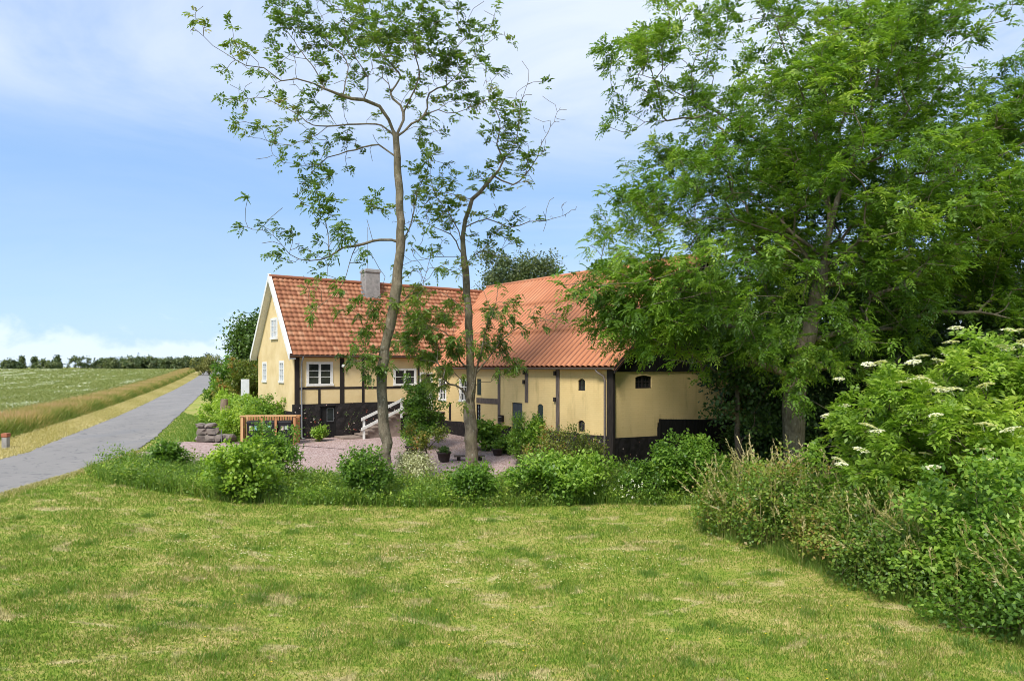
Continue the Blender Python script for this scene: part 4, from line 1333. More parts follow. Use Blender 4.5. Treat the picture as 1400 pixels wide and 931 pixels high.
def big_trees():
    g = np.random.default_rng(11)
    spray = dict(nr=8, nl=9, rl=0.24, ll=0.125, lw=0.056, droop=0.4)
    # tall sparse tree
    tw = side_twigs(g, LIMBS_TALL, 1, 8.0, 1.05, 0.7, 0.22)
    extra = np.concatenate([cloud(g, c, r, n) for c, r, n in [
        ((-5.0, 23.4, 14.7), (1.7, 1.2, 1.3), 38), ((-3.3, 23.2, 14.7), (1.5, 1.2, 1.3), 40), ((-7.2, 22.4, 14.3), (1.0, 0.8, 0.9), 16), ((-2.2, 23.2, 13.6), (1.0, 0.9, 1.0), 14),
        ((-1.6, 23.5, 12.2), (0.9, 0.9, 0.8), 10),
        ((-6.3, 22.9, 9.1), (0.8, 0.6, 0.8), 7), ((-3.3, 23.2, 5.3), (0.5, 0.5, 0.5), 6), ((-4.9, 23.1, 5.4), (0.6, 0.5, 0.4), 7), ((-5.0, 23.0, 4.6), (0.3, 0.3, 0.35), 5),
        ((-4.9, 23.1, 3.9), (0.35, 0.3, 0.3), 5), ((-4.5, 22.9, 3.5), (0.4, 0.3, 0.25), 5), ((-4.5, 23.2, 8.9), (0.7, 0.6, 0.5), 6)]])
    pts = np.concatenate([tw, extra])
    keep = g.random(len(tw)) < 0.58
    lp = np.concatenate([tw[keep], extra])
    tree('sparse_ash_tree', 'tall thin ash tree with a high half bare crown, left of the leaning one', 'tree', LIMBS_TALL[0][0], 0.19, pts, limbs=LIMBS_TALL, leafp=spray, leaf='sparse_leaf', seed=3, tip_r=0.003, w=0.12, step=0.28, tone=(0.42, 0.2), leaf_pts=lp, hmin=3.6, center=(-4.2, 23.3, 8.0))
    # leaning sparse tree
    tw = side_twigs(g, LIMBS_LEANING, 1, 6.5, 0.85, 0.5, 0.25)
    extra = np.concatenate([cloud(g, c, r, n) for c, r, n in [
        ((-0.2, 26.8, 12.6), (0.9, 0.9, 1.3), 22), ((0.5, 26.6, 11.6), (0.7, 0.8, 0.8), 12), ((-1.0, 26.8, 10.6), (0.8, 0.8, 1.0), 14), ((-0.9, 26.4, 8.6), (0.7, 0.6, 0.7), 9), ((-2.2, 26.5, 9.4), (0.8, 0.7, 1.0), 12),
        ((-3.6, 26.2, 6.2), (0.5, 0.5, 0.6), 9), ((-3.3, 26.2, 4.9), (0.9, 0.7, 0.6), 26), ((-2.4, 26.3, 5.3), (0.8, 0.6, 0.4), 16), ((-3.2, 26.3, 3.9), (0.9, 0.7, 0.5), 24), ((-3.9, 26.1, 4.4), (0.6, 0.6, 0.4), 12),
        ((-2.2, 26.4, 4.0), (0.6, 0.6, 0.5), 12), ((-0.8, 26.4, 4.3), (0.7, 0.6, 0.5), 12), ((-0.7, 26.5, 5.4), (0.6, 0.6, 0.4), 8), ((0.0, 26.4, 3.4), (0.7, 0.5, 0.3), 8), ((-2.9, 26.2, 3.0), (0.6, 0.5, 0.4), 10), ((-1.9, 26.3, 7.3), (0.5, 0.5, 0.4), 5)]])
    pts = np.concatenate([tw, extra])
    bare = np.array([(q[0] > 1.0 and q[2] < 9.5 and q[2] > 5.2) or (q[0] > 0.9 and q[2] > 10.5 and q[0] > 1.3) for q in tw])
    keep = (g.random(len(tw)) < 0.50) & ~bare
    tree('sparse_ash_tree', 'leaning ash tree with bare twigs to its right, standing in the gravel yard', 'tree', LIMBS_LEANING[0][0], 0.235, pts, limbs=LIMBS_LEANING, leafp=spray, leaf='sparse_leaf', seed=5, tip_r=0.003, w=0.12, step=0.3, tone=(0.45, 0.2), leaf_pts=np.concatenate([tw[keep], extra]), hmin=2.6, center=(-1.8, 26.6, 6.0))
    # broad leafy ash on the right
    c = (10.0, 23.0, 9.6)
    cc = lumpy(g, 370, (10.7, 23.2, 9.5), (7.6, 6.0, 7.4), 0.42, 0.16)
    body = np.concatenate([q + g.normal(0, 1, (9, 3)) * np.array([0.50, 0.50, 0.34]) for q in cc])
    cc = lumpy(g, 70, (16.6, 24.0, 8.6), (3.6, 3.5, 5.2), 0.45, 0.25)
    body = np.concatenate([body] + [q + g.normal(0, 1, (9, 3)) * np.array([0.50, 0.50, 0.34]) for q in cc])
    body = body[(body[:, 2] > 3.2)]
    low = np.concatenate([lumpy(g, 190, (4.9, 21.5, 5.1), (2.4, 2.0, 1.6), 0.5, 0.35), lumpy(g, 70, (3.5, 21.4, 4.9), (1.3, 1.4, 1.0), 0.5, 0.35), lumpy(g, 34, (4.2, 21.4, 6.6), (2.0, 1.8, 1.2), 0.5, 0.4), lumpy(g, 46, (8.6, 20.6, 3.4), (1.8, 1.5, 1.4), 0.5, 0.4), lumpy(g, 40, (3.6, 21.4, 5.9), (1.7, 1.6, 1.2), 0.5, 0.4)])
    low = low[(low[:, 2] > 3.65) | (low[:, 0] > 7.6)]
    pts = np.concatenate([body, low, side_twigs(g, LIMBS_ASH, 1, 1.6, 0.9, 0.4)])
    tree('ash_tree', 'broad leafy green ash tree in front of the barn gable', 'tree', LIMBS_ASH[0][0], 0.36, pts, limbs=LIMBS_ASH, leafp=dict(nr=11, nl=9, rl=0.30, ll=0.135, lw=0.050, droop=0.38), leaf='ash_leaf', seed=8, tip_r=0.005, w=0.18, step=0.4, jit=0.07, tone=(0.46, 0.2), hmin=2.4, center=(9.4, 23.0, 7.0))


big_trees()


def other_trees():
    g = np.random.default_rng(21)
    # slender dark sapling before the barn gate
    x, y = 7.75, 23.4
    z = gz(x, y)
    pts = np.concatenate([lumpy(g, 46, (x - 0.1, y, 2.95), (1.5, 1.2, 0.65), 0.5, 0.4), lumpy(g, 12, (x - 0.7, y - 0.2, 2.0), (0.7, 0.6, 0.35), 0.5, 0.4), lumpy(g, 16, (x + 0.5, y, 1.4), (0.6, 0.5, 0.6), 0.5, 0.3), lumpy(g, 40, (x, y, 4.2), (1.2, 1, 1), 0.5, 0.4)])
    tree('sapling', 'slender dark sapling with broad leaves in front of the black barn gate', 'tree', (x, y, z - 0.05), 0.115, pts, trunk_to=(x - 0.1, y + 0.1, 3.6), leafer='tufts', leafp=dict(k=20, spread=0.17, ll=0.15, lw=0.11), leaf='dark_leaf', bark='brown_bark', seed=31, tone=(0.45, 0.2), hmin=0.6)
    # dense dark trees beyond the barn gable, each its own
    specs = [((12.6, 31.0), 3.2, 8.6, 'dark rounded tree beside the right end of the barn gable', 180),
             ((17.2, 32.0), 3.8, 9.6, 'dark tree with a leaning stem behind the elder bush', 210),
             ((21.8, 30.0), 4.2, 11.6, 'tall dark tree at the right edge of the picture', 240),
             ((16.0, 38.0), 4.5, 11.0, 'tall dark tree standing furthest back behind the barn end', 160),
             ((14.6, 25.8), 2.6, 6.4, 'low dark tree with bare lower twigs between the big ash and the elder', 130),
             ((18.8, 24.0), 3.0, 7.6, 'dark tree right behind the top of the elder bush', 160)]
    for i, ((x, y), r, h, lab, n) in enumerate(specs):
        z = gz(x, y)
        pts = lumpy(g, n, (x, y, z + h * 0.52), (r, r, h * 0.48), 0.42, 0.35)
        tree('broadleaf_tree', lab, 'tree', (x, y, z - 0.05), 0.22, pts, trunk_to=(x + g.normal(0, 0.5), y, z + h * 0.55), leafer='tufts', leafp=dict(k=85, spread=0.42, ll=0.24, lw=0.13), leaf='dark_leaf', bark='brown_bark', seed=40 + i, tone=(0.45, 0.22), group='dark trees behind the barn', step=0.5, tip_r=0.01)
    # behind the roofs and the gable
    for i, (x, y, r, h, lab, leaf) in enumerate([
        (-0.4, 62.0, 2.8, 13.6, 'round tree rising behind the roof valley, left half of the pair', 'far_leaf'),
        (2.6, 63.0, 3.0, 13.5, 'round tree rising behind the ridge of the barn roof', 'far_leaf'),
        (-18.1, 50.0, 1.8, 6.7, 'dark bushy tree behind the white edged gable of the farmhouse', 'dark_leaf')]):
        z = gz(x, y)
        pts = lumpy(g, 260, (x, y, z + h * 0.60), (r, r, h * 0.40), 0.40, 0.25)
        tree('broadleaf_tree', lab, 'tree', (x, y, z - 0.05), 0.25, pts, trunk_to=(x, y, z + h * 0.5), leafer='tufts', leafp=dict(k=95, spread=0.42, ll=0.26, lw=0.17), leaf=leaf, bark='brown_bark', seed=60 + i, tone=(0.5 if i < 2 else 0.75, 0.2), step=0.6, tip_r=0.012)
    # the far tree line beyond the field, one by one: x pixel measured as bearing, width and height in metres
    far = [(-0.72, 205, 3.5, 4.2, 'low'), (-0.705, 215, 1.2, 5.0, 'conifer'), (-0.687, 215, 1.2, 5.4, 'conifer'), (-0.668, 205, 4.5, 4.9, 'wide'), (-0.654, 215, 1.4, 5.6, 'conifer'),
           (-0.621, 210, 5.5, 6.6, 'airy'), (-0.592, 215, 3.5, 4.6, 'low'), (-0.577, 205, 3.2, 5.8, 'round'), (-0.560, 212, 2.6, 5.2, 'round'), (-0.543, 205, 4.6, 6.6, 'round'), (-0.522, 208, 4.4, 6.8, 'round'), (-0.532, 222, 4.0, 5.2, 'low'),
           (-0.505, 215, 4.5, 5.6, 'low'), (-0.490, 205, 4.5, 5.8, 'wide'), (-0.474, 215, 4.5, 6.0, 'wide'), (-0.459, 210, 5.0, 6.2, 'wide'), (-0.447, 190, 4.6, 6.4, 'wide')]
    adj = ['small dull green', 'thin', 'spiky', 'flat topped', 'pointed', 'airy', 'squat', 'upright', 'narrow', 'dome shaped', 'egg shaped', 'faint', 'blue green', 'spreading', 'bushy', 'broad', 'tall hedge']
    where = ['at the far left end of the tree line', 'just right of the low tree at the far left end', 'between the leftmost pair and the flat topped bush', 'left of the pointed conifer', 'between the flat topped bush and the airy tree',
             'rising highest in the left part of the tree line', 'right of the airy tree', 'between the squat bush and the narrow tree', 'left of the dome shaped tree', 'left one of the two round crowns above the tree line', 'right one of the two round crowns above the tree line', 'peeping out between the two round crowns', 'right of the two round crowns', 'in the middle of the right part of the tree line', 'left of where the hedge trees rise', 'beside the road end in the tree line', 'nearest the yellow green tree by the road']
    for i, (b, y, wd, h, kind) in enumerate(far):
        x = b * y
        z = gz(x, y)
        top = 2.5 + (h - 2.5) + 0.0
        hh = (h - 2.6) * 0.50 + 2.25
        if kind == 'conifer':
            t = g.random(40)
            rr = (1 - t) * wd * 0.6
            a = g.random(40) * 6.28
            pts = np.stack([x + rr * np.cos(a), y + rr * np.sin(a), z + 0.6 + t * hh * 0.92], 1)
        else:
            sq = dict(low=0.42, wide=0.45, round=0.5, airy=0.5)[kind]
            pts = lumpy(g, 34 if kind == 'airy' else 70, (x, y, z + hh * (0.58 if kind == 'airy' else 0.50)), (wd / 2 * 1.45, wd / 2 * 1.2, hh * 0.46), 0.45, 0.3)
        tree('far_tree', adj[i] + ' tree ' + where[i], 'tree', (x, y, z - 0.1), 0.14, pts, trunk_to=(x, y, z + hh * 0.4), leafer='tufts', leafp=dict(k=30, spread=0.32, ll=0.55, lw=0.4), leaf='far_leaf', bark='brown_bark', seed=100 + i, tone=(0.55, 0.22), group='trees along the far edge of the field', step=1.0, tip_r=0.02)
    # low hedge growth that joins the far trees, too fine to count
    n = 260
    xx = g.uniform(-128, -86, n); yy = 217 + g.normal(0, 1.5, n)
    C = np.stack([xx, yy, terrain(xx, yy) + g.uniform(0.1, 0.8, n) * (1.0 + 0.8 * np.sin(xx * 0.31) * np.sin(xx * 0.13))+ 0.6], 1)
    V, F, t = tufts(g, C, np.tile([0, -0.3, 1.0], (n, 1)), k=22, spread=0.35, ll=0.5, lw=0.4, tone=np.clip(g.normal(0.55, 0.2, n), 0, 1))
    tag(np_obj('far_hedge', V, F, 'far_leaf', tone=t), 'low hedge growth along the far edge of the field', None, None, 'stuff')
    x, y = -68.0, 156.0
    z = gz(x, y)
    pts = lumpy(g, 90, (x, y, z + 2.4), (3.2, 2.4, 1.9), 0.45, 0.4)
    tree('far_tree', 'yellow green tree at the bend where the road disappears', 'tree', (x, y, z - 0.1), 0.15, pts, trunk_to=(x, y, z + 2), leafer='tufts', leafp=dict(k=60, spread=0.3, ll=0.3, lw=0.18), leaf='far_pale_leaf', bark='brown_bark', seed=140, step=0.6)


other_trees()


def shrubs():
    row = 'shrubs in the border between lawn and yard'
    sh = lambda *a, **k: shrub(*a, group=row, **k)
    sh('small bright shrub beside the road, leftmost in the border', -11.0, 22.2, 0.55, 0.5, 1.15, 60, 42, 0.11, 0.08, 'shrub_leaf', 201, tone=(0.55, 0.2))
    sh('large yellow green shrub with pale tips at the left of the border', -7.35, 19.0, 0.86, 0.75, 1.75, 120, 46, 0.115, 0.09, 'light_leaf', 202, tone=(0.48, 0.22))
    sh('dark green shrub in front of the wooden bin screen', -7.6, 21.9, 0.92, 0.8, 1.65, 130, 46, 0.10, 0.07, 'shrub_leaf', 203, tone=(0.30, 0.2))
    sh('small oval shrub at the foot of the tall thin tree', -4.25, 20.0, 0.66, 0.6, 1.6, 110, 46, 0.095, 0.07, 'shrub_leaf', 204, tone=(0.55, 0.22))
    sh('low leafy shrub at the foot of the leaning tree', -1.2, 20.4, 0.75, 0.6, 1.25, 90, 46, 0.11, 0.065, 'shrub_leaf', 205, tone=(0.55, 0.22))
    sh('broad mid green shrub near the barn downpipe', 1.35, 20.6, 1.35, 0.9, 1.55, 190, 48, 0.12, 0.08, 'shrub_leaf', 206, tone=(0.52, 0.22))
    sh('reddish tipped spiraea shrub rising behind the broad green one', 1.75, 22.4, 1.35, 0.9, 2.05, 200, 46, 0.085, 0.045, 'russet_leaf', 207, tone=(0.55, 0.24))
    sh('dense rounded green shrub in front of the barn gate', 5.25, 21.0, 1.05, 0.9, 2.0, 200, 50, 0.12, 0.08, 'shrub_leaf', 208, tone=(0.46, 0.2), lump=0.2)
    sh('loose shrub with white flowers left of the dense round one', 3.9, 20.9, 0.75, 0.6, 1.15, 80, 42, 0.09, 0.06, 'shrub_leaf', 209, tone=(0.42, 0.2))
    yard = 'plants round the gravel yard'
    sh = lambda *a, **k: shrub(*a, group=yard, **k)
    sh('low variegated cream and green bush on the gravel', -3.45, 24.2, 0.68, 0.6, 0.95, 100, 44, 0.075, 0.045, 'pale_leaf', 210, tone=(0.55, 0.25), name='variegated_bush')
    sh('tall dense climber shrub standing by the front steps', -4.05, 31.0, 0.85, 0.75, 3.2, 170, 46, 0.12, 0.08, 'shrub_leaf', 211, tone=(0.40, 0.2), stem_r=0.05)
    sh('feathery light green young plant in front of the stable door', 0.35, 27.6, 0.42, 0.4, 2.15, 80, 46, 0.13, 0.035, 'shrub_leaf', 212, tone=(0.58, 0.18), lump=0.25)
    sh('broad leaved young plant right of the stable door', 0.98, 27.5, 0.38, 0.35, 2.0, 46, 30, 0.13, 0.09, 'shrub_leaf', 213, tone=(0.62, 0.2), low=0.4)
    sh('large leaved plant against the barn plinth behind the leaning trunk', -1.05, 30.9, 0.75, 0.5, 1.25, 60, 30, 0.19, 0.14, 'shrub_leaf', 214, tone=(0.52, 0.2))
    sh('small leafy plant against the barn plinth left of the stable door', -0.2, 30.1, 0.45, 0.35, 0.7, 36, 34, 0.12, 0.08, 'shrub_leaf', 215, tone=(0.42, 0.2))
    sh('little green plant growing beside the cellar door', -8.9, 32.2, 0.34, 0.3, 0.68, 30, 30, 0.12, 0.08, 'shrub_leaf', 216, tone=(0.62, 0.18))
    sh('leafy shrub growing against the farmhouse gable', -11.9, 33.6, 1.1, 0.8, 2.05, 130, 44, 0.11, 0.08, 'shrub_leaf', 217, tone=(0.58, 0.2))
    sh('loose shrub behind the bin screen', -12.7, 32.6, 1.1, 0.8, 1.65, 110, 44, 0.11, 0.07, 'light_leaf', 218, tone=(0.42, 0.2))
    # roadside hedge plants beyond the bins
    hd = 'hedge plants along the road beyond the house'
    sh = lambda *a, **k: shrub(*a, group=hd, **k)
    sh('rounded hedge bush at the road bend, nearest the asphalt', -17.75, 44.0, 1.6, 1.5, 4.0, 190, 46, 0.17, 0.11, 'shrub_leaf', 219, tone=(0.50, 0.22))
    sh('tall hedge bush with dry brown tops beside the white panel', -16.0, 42.0, 1.6, 1.6, 3.9, 190, 46, 0.16, 0.10, 'russet_leaf', 220, tone=(0.48, 0.22))
    sh('lower pale hedge bush just left of the old wooden post', -15.5, 37.5, 1.1, 1.0, 1.95, 120, 44, 0.14, 0.09, 'light_leaf', 221, tone=(0.38, 0.2))
    sh('leafy hedge bush between wooden post and white panel', -14.1, 36.3, 1.0, 0.9, 2.0, 110, 44, 0.13, 0.085, 'shrub_leaf', 222, tone=(0.60, 0.2))
    sh('sprawling bush behind the stone pile', -13.35, 33.4, 0.8, 0.7, 1.5, 90, 44, 0.12, 0.08, 'light_leaf', 223, tone=(0.35, 0.2))
    # dark undergrowth below the trees on the right
    ug = 'undergrowth below the dark trees'
    sh = lambda *a, **k: shrub(*a, group=ug, **k)
    for i, (x, y, r, h, lab) in enumerate([(9.6, 26.6, 1.3, 1.9, 'dark undergrowth bush right of the barn gate'), (11.6, 25.2, 1.6, 3.2, 'dark undergrowth bush just right of the big ash trunk'),
                                           (13.2, 23.2, 1.7, 3.4, 'dark undergrowth bush between ash trunk and elder'), (16.0, 21.8, 2.2, 4.2, 'dark undergrowth bush hidden behind the elder')]):
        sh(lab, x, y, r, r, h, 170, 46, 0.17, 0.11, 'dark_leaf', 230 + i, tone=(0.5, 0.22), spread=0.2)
    # bramble bank on the right: a row of arching bushes
    bank = 'bramble bushes of the bank on the right'
    sh = lambda *a, **k: shrub(*a, group=bank, **k)
    for i, (x, y, r, h, lab, lf, ll, tn) in enumerate([
        (5.45, 16.9, 0.8, 1.1, 'furthest bramble bush where the bank meets the lawn corner', 'bramble_leaf', 0.085, 0.50),
        (6.1, 15.8, 1.05, 1.85, 'bramble bush with reddish leaves in the middle of the bank', 'bramble_leaf', 0.085, 0.58),
        (6.75, 14.3, 1.1, 1.6, 'yellowish bramble bush below the lowest elder flowers', 'bramble_leaf', 0.08, 0.52),
        (7.05, 12.8, 1.15, 1.45, 'tangled bramble bush with dry stalks', 'bramble_leaf', 0.075, 0.52),
        (7.75, 11.7, 1.05, 2.0, 'large leaved green bush near the right edge', 'shrub_leaf', 0.115, 0.66),
        (8.05, 10.2, 1.1, 1.65, 'nearest dark bramble bush at the lower right corner', 'shrub_leaf', 0.085, 0.46),
        (9.6, 12.6, 1.2, 2.0, 'bush below the right part of the elder', 'bramble_leaf', 0.10, 0.45)]):
        sh(lab, x, y, r, r * 0.95, h, 250, 62, ll, ll * 0.62, lf, 240 + i, tone=(tn, 0.24), lump=0.75, spread=0.13, low=0.0, bias=0.42, name='bramble_bush')


shrubs()


def elder():
    x, y, z = 9.9, 14.6, gz(9.9, 14.6)
    g = np.random.default_rng(300)
    pts = np.concatenate([lumpy(g, 400, (x, y, z + 2.3), (3.15, 2.1, 2.1), 0.36, 0.22), lumpy(g, 60, (x + 1.2, y, z + 3.7), (1.6, 1.4, 1.0), 0.4, 0.3)])
    root, sk = tree('elder_bush', 'large bright green elder bush covered in flat cream flower heads', 'bush', (x, y, z - 0.05), 0.10, pts, leafer='pinnate', leafp=dict(nr=20, nl=7, rl=0.24, ll=0.135, lw=0.055, droop=0.25), leaf='light_leaf', bark='brown_bark', seed=301, tip_r=0.006, w=0.5, tone=(0.45, 0.2), part_names=('stems', 'foliage'), center=(x, y, z + 1.6))
    metas = []
    for k in range(3):
        g2 = np.random.default_rng(310 + k)
        n = 150
        a = g2.random(n) * 6.283; r = np.sqrt(g2.random(n)) * 0.14
        p = np.stack([r * np.cos(a), r * np.sin(a), 0.035 * (1 - (r / 0.135) ** 2) + g2.normal(0, 0.006, n)], 1)
        V, F = leaves(p, np.stack([np.cos(a * 7), np.sin(a * 7), 0 * a], 1), np.tile([0, 0, 1.0], (n, 1)) + g2.normal(0, 0.15, (n, 3)), np.full(n, 0.046), np.full(n, 0.042), 0.05)
        # thin stalks beneath
        sv, sf = [], []
        for q in range(2):
            b = q / 9 * 6.283
            e = np.array([0.09 * math.cos(b), 0.09 * math.sin(b), 0.015])
            w_ = np.array([-math.sin(b), math.cos(b), 0]) * 0.004
            i = len(V) + len(sv)
            sv += [np.array([0, 0, -0.10]) - w_, np.array([0, 0, -0.10]) + w_, e + w_, e - w_]
            sf.append((i, i + 1, i + 2, i + 3))
        V = np.concatenate([V, np.array(sv)]); F = np.concatenate([F, np.array(sf)])
        metas.append(np_mesh('flower_head', V, F, 'flower_white', np.clip(g2.normal(0.6, 0.25, len(V)), 0, 1)))
    tips = np.array([sk.p[i] for i in sk.tips])
    outw = tips - np.array([x, y, z + 2.0])
    rn = np.linalg.norm(outw / np.array([3.1, 2.1, 2.4]), axis=1)
    score = (outw / np.array([3.1, 2.1, 2.4])) @ np.array([-0.3, -1.0, 0.75]) + 1.1 * rn + g.normal(0, 0.22, len(tips))
    score = np.where((tips[:, 0] < tips[:, 1] * 0.735) & (tips[:, 2] > 1.2), score, -9)
    ids = np.argsort(-score)[:230]
    g.shuffle(ids)
    chosen = []
    for i in ids:
        if all(np.linalg.norm(tips[i] - tips[j]) > 0.24 for j in chosen): chosen.append(i)
        if len(chosen) >= 96: break
    for k, i in enumerate(chosen):
        o = bpy.data.objects.new('flower_head', metas[k % 3])
        link(o, root)
        d = unit(outw[i])
        o.location = tips[i] + d * 0.38 + np.array([0, -0.14, 0.25]) - ABS[root.name]
        s = g.uniform(0.8, 1.2)
        o.scale = (s, s, s)
        o.rotation_euler = (g.normal(0, 0.14) + 0.10, g.normal(0, 0.14), g.random() * 6.28)


elder()


# ------------------------------------------------------------ grasses
def blades(name, g, X, Y, Z, h, w, lean, mat, tone, kind='stuff', label=None, seg2=True):
    n = len(X)
    a = g.random(n) * 6.283
    side = np.stack([np.cos(a), np.sin(a), np.zeros(n)], 1)
    la = g.random(n) * 6.283
    ld = np.stack([np.cos(la), np.sin(la), np.zeros(n)], 1) * (lean * g.random(n))[:, None]
    b = np.stack([X, Y, Z], 1)
    H = h[:, None]
    up = np.array([0, 0, 1.0])
    mid = b + up * H * 0.55 + ld * H * 0.35
    tip = b + up * H * (1 - 0.25 * (lean * 0.5)) + ld * H
    W = w[:, None] * 0.5
    V = np.stack([b - side * W, b + side * W, mid + side * W * 0.75, tip, mid - side * W * 0.75], 1).reshape(-1, 3)
    i = np.arange(n)[:, None] * 5
    F = np.concatenate([i + np.array([[0, 1, 2, 4]]), i + np.array([[4, 2, 3, 3]])])
    Q = i + np.array([[0, 1, 2, 4]])
    Tt = i + np.array([[4, 2, 3]])
    # two triangles + tip triangle keeps every face a triangle
    F = np.concatenate([Q[:, [0, 1, 2]], Q[:, [0, 2, 3]], Tt])
    o = np_obj(name, V, F, mat, tone=np.repeat(np.clip(tone, 0, 1), 5))
    return tag(o, label, None, None, kind)


def inside(x, y, poly):
    c = np.zeros(len(x), bool)
    n = len(poly)
    for i in range(n):
        x0, y0 = poly[i]; x1, y1 = poly[(i + 1) % n]
        k = ((y0 > y) != (y1 > y)) & (x < (x1 - x0) * (y - y0) / (y1 - y0 + 1e-12) + x0)
        c ^= k
    return c


BORDER = [(-13.6, 22.2), (-11.9, 20.4), (-9.8, 19.3), (-7.9, 18.6), (-6.0, 18.9), (-4.0, 19.2), (0.0, 19.9), (3.0, 20.1), (6.0, 20.2), (8.5, 20.0), (8.5, 24.5), (4.0, 25.8), (2.2, 25.4), (-0.8, 23.9), (-4.5, 23.0), (-8.5, 22.8), (-11.5, 23.6), (-13.2, 24.4)]
BANK = [(4.75, 16.6), (5.4, 14.9), (6.25, 12.6), (6.9, 10.9), (7.5, 9.0), (8.5, 6.5), (14, 6.5), (14, 19), (6.0, 19), (4.6, 17.8)]


def grasses():
    g = np.random.default_rng(500)
    # short lawn
    n = 360000
    y = 7.2 * (24.5 / 7.2) ** g.random(n)
    x = (g.random(n) * 2 - 1) * 0.80 * y
    keep = (x > road_r(y) - 0.12 + np.abs(g.normal(0, 0.12, n))) & ~inside(x, y, BANK) & ~(inside(x, y, [(-13.6, 24.3), (-11.5, 24.1), (-8.5, 23.3), (-4.5, 23.5), (-1, 24.5), (2, 25.9), (2, 30), (-14, 30)]))
    x, y = x[keep], y[keep]
    n = len(x)
    cl = np.sin(x * 2.1 + 1.3 * np.sin(y * 1.7)) * np.sin(y * 2.6 + 1.1 * np.sin(x * 1.9))
    h = (0.032 + 0.018 * cl + 0.02 * g.random(n)) * (1 + 0.02 * y)
    h = np.where(g.random(n) < 0.015, h * 2.2, h)
    blades('lawn_grass', g, x, y, lawn_z(x, y) - 0.004, np.maximum(h, 0.015), 0.0055 + 0.0007 * y, 1.0, 'lawn_blade', g.normal(0.5, 0.24, n), label='short mown lawn with dry patches')
    # taller tufts dotted over the lawn
    m = 90
    ty = 7.5 * (20.0 / 7.5) ** g.random(m); tx = (g.random(m) * 2 - 1) * 0.76 * ty
    ok = (tx > road_r(ty) + 0.5) & ~inside(tx, ty, BANK) & ~inside(tx, ty, BORDER)
    tx, ty = tx[ok], ty[ok]
    k = 160
    x = np.repeat(tx, k) + g.normal(0, 1, len(tx) * k) * np.repeat(g.uniform(0.06, 0.22, len(tx)), k)
    y = np.repeat(ty, k) + g.normal(0, 1, len(tx) * k) * np.repeat(g.uniform(0.06, 0.2, len(tx)), k)
    blades('lawn_tufts', g, x, y, lawn_z(x, y), g.uniform(0.05, 0.11, len(x)), np.full(len(x), 0.012), 1.0, 'weed_grass', g.normal(0.42, 0.15, len(x)), label='greener tufts of grass in the lawn')
    # clover and dandelions
    fx, fy = [], []
    for cx, cy, r, q in ((-6.4, 14.6, 1.5, 60), (-4.6, 14.0, 1.2, 70), (-2.0, 14.6, 1.3, 60), (-0.6, 13.4, 1.2, 60), (1.1, 13.7, 0.9, 30), (2.8, 14.2, 1.3, 40), (3.0, 17.0, 1.2, 30), (-2.5, 16.0, 2.5, 30)):
        fx.append(cx + g.normal(0, r * 0.6, q)); fy.append(cy + g.normal(0, r * 0.4, q))
    fx = np.concatenate(fx); fy = np.concatenate(fy)
    def dots(name, mat, fx, fy, r, lab):
        n = len(fx)
        k = 6
        X = np.repeat(fx, k); Y = np.repeat(fy, k)
        a = np.tile(np.arange(k) / k * 6.283, n)
        hz = np.repeat(lawn_z(fx, fy) + g.uniform(0.04, 0.07, n), k)
        V, F = leaves(np.stack([X, Y, hz], 1), np.stack([np.cos(a), np.sin(a), 0.35 + 0 * a], 1), np.tile([0, 0, 1.0], (n * k, 1)), np.full(n * k, r), np.full(n * k, r * 0.9))
        tag(np_obj(name, V, F, mat, tone=np.clip(g.normal(0.6, 0.2, len(V)), 0, 1)), lab, None, None, 'stuff')
    dots('clover_flowers', 'flower_white', fx, fy, 0.017, 'tiny white clover flowers scattered over the lawn')
    yy = 7.8 * (13 / 7.8) ** g.random(60)
    xx = (g.random(60) * 1.5 - 0.75) * 0.7 * yy
    dots('dandelions', 'flower_yellow', xx, yy, 0.017, 'yellow dandelion dots in the nearer lawn')
    # border of tall weeds
    n = 90000
    x = g.uniform(-13.8, 8.6, n); y = g.uniform(18.4, 26, n)
    k = inside(x, y, BORDER)
    x, y = x[k], y[k]
    n = len(x)
    lm = 0.5 + 0.5 * np.sin(x * 1.9 + np.sin(y * 2.0)) * np.sin(y * 1.7 + 0.6 * x)
    h = (0.22 + 0.42 * lm) * g.uniform(0.5, 1.15, n) * np.where(x < -7.8, 1.15, 0.95)
    dr = np.sin(x * 0.9 + 2) * 0.12
    blades('border_weeds', g, x, y, lawn_z(x, y) - 0.01, h, g.uniform(0.010, 0.026, n), 0.9, 'weed_grass', g.normal(0.5, 0.2, n) + dr, label='tall weeds and grasses of the border strip')
    # leafy weeds among them
    m = 2000
    x = g.uniform(-13.6, 8.4, m * 3); y = g.uniform(18.4, 25.5, m * 3)
    k = inside(x, y, BORDER)
    x, y = x[k][:m], y[k][:m]
    C = np.stack([x, y, lawn_z(x, y) + g.uniform(0.06, 0.55, len(x)) * (0.7 + 0.5 * np.sin(x * 1.3) * np.sin(y * 2 + x))], 1)
    V, F, t = tufts(g, C, np.tile([0, -0.2, 1.0], (len(C), 1)), k=30, spread=0.12, ll=0.09, lw=0.05, tone=np.clip(g.normal(0.55, 0.22, len(C)), 0, 1))
    tag(np_obj('leafy_weeds', V, F, 'bramble_leaf', tone=t * 0.93), 'leafy nettles and herbs of the border strip', None, None, 'stuff')
    m = 260
    t_ = g.random(m) * 5
    F_ = np.array([(-12.6, 21.1), (-9.8, 19.4), (-7.9, 18.75), (-4.0, 19.3), (0.0, 20.0), (5.5, 20.25)])
    i_ = t_.astype(int); q_ = F_[i_] + (F_[i_ + 1] - F_[i_]) * (t_ - i_)[:, None]
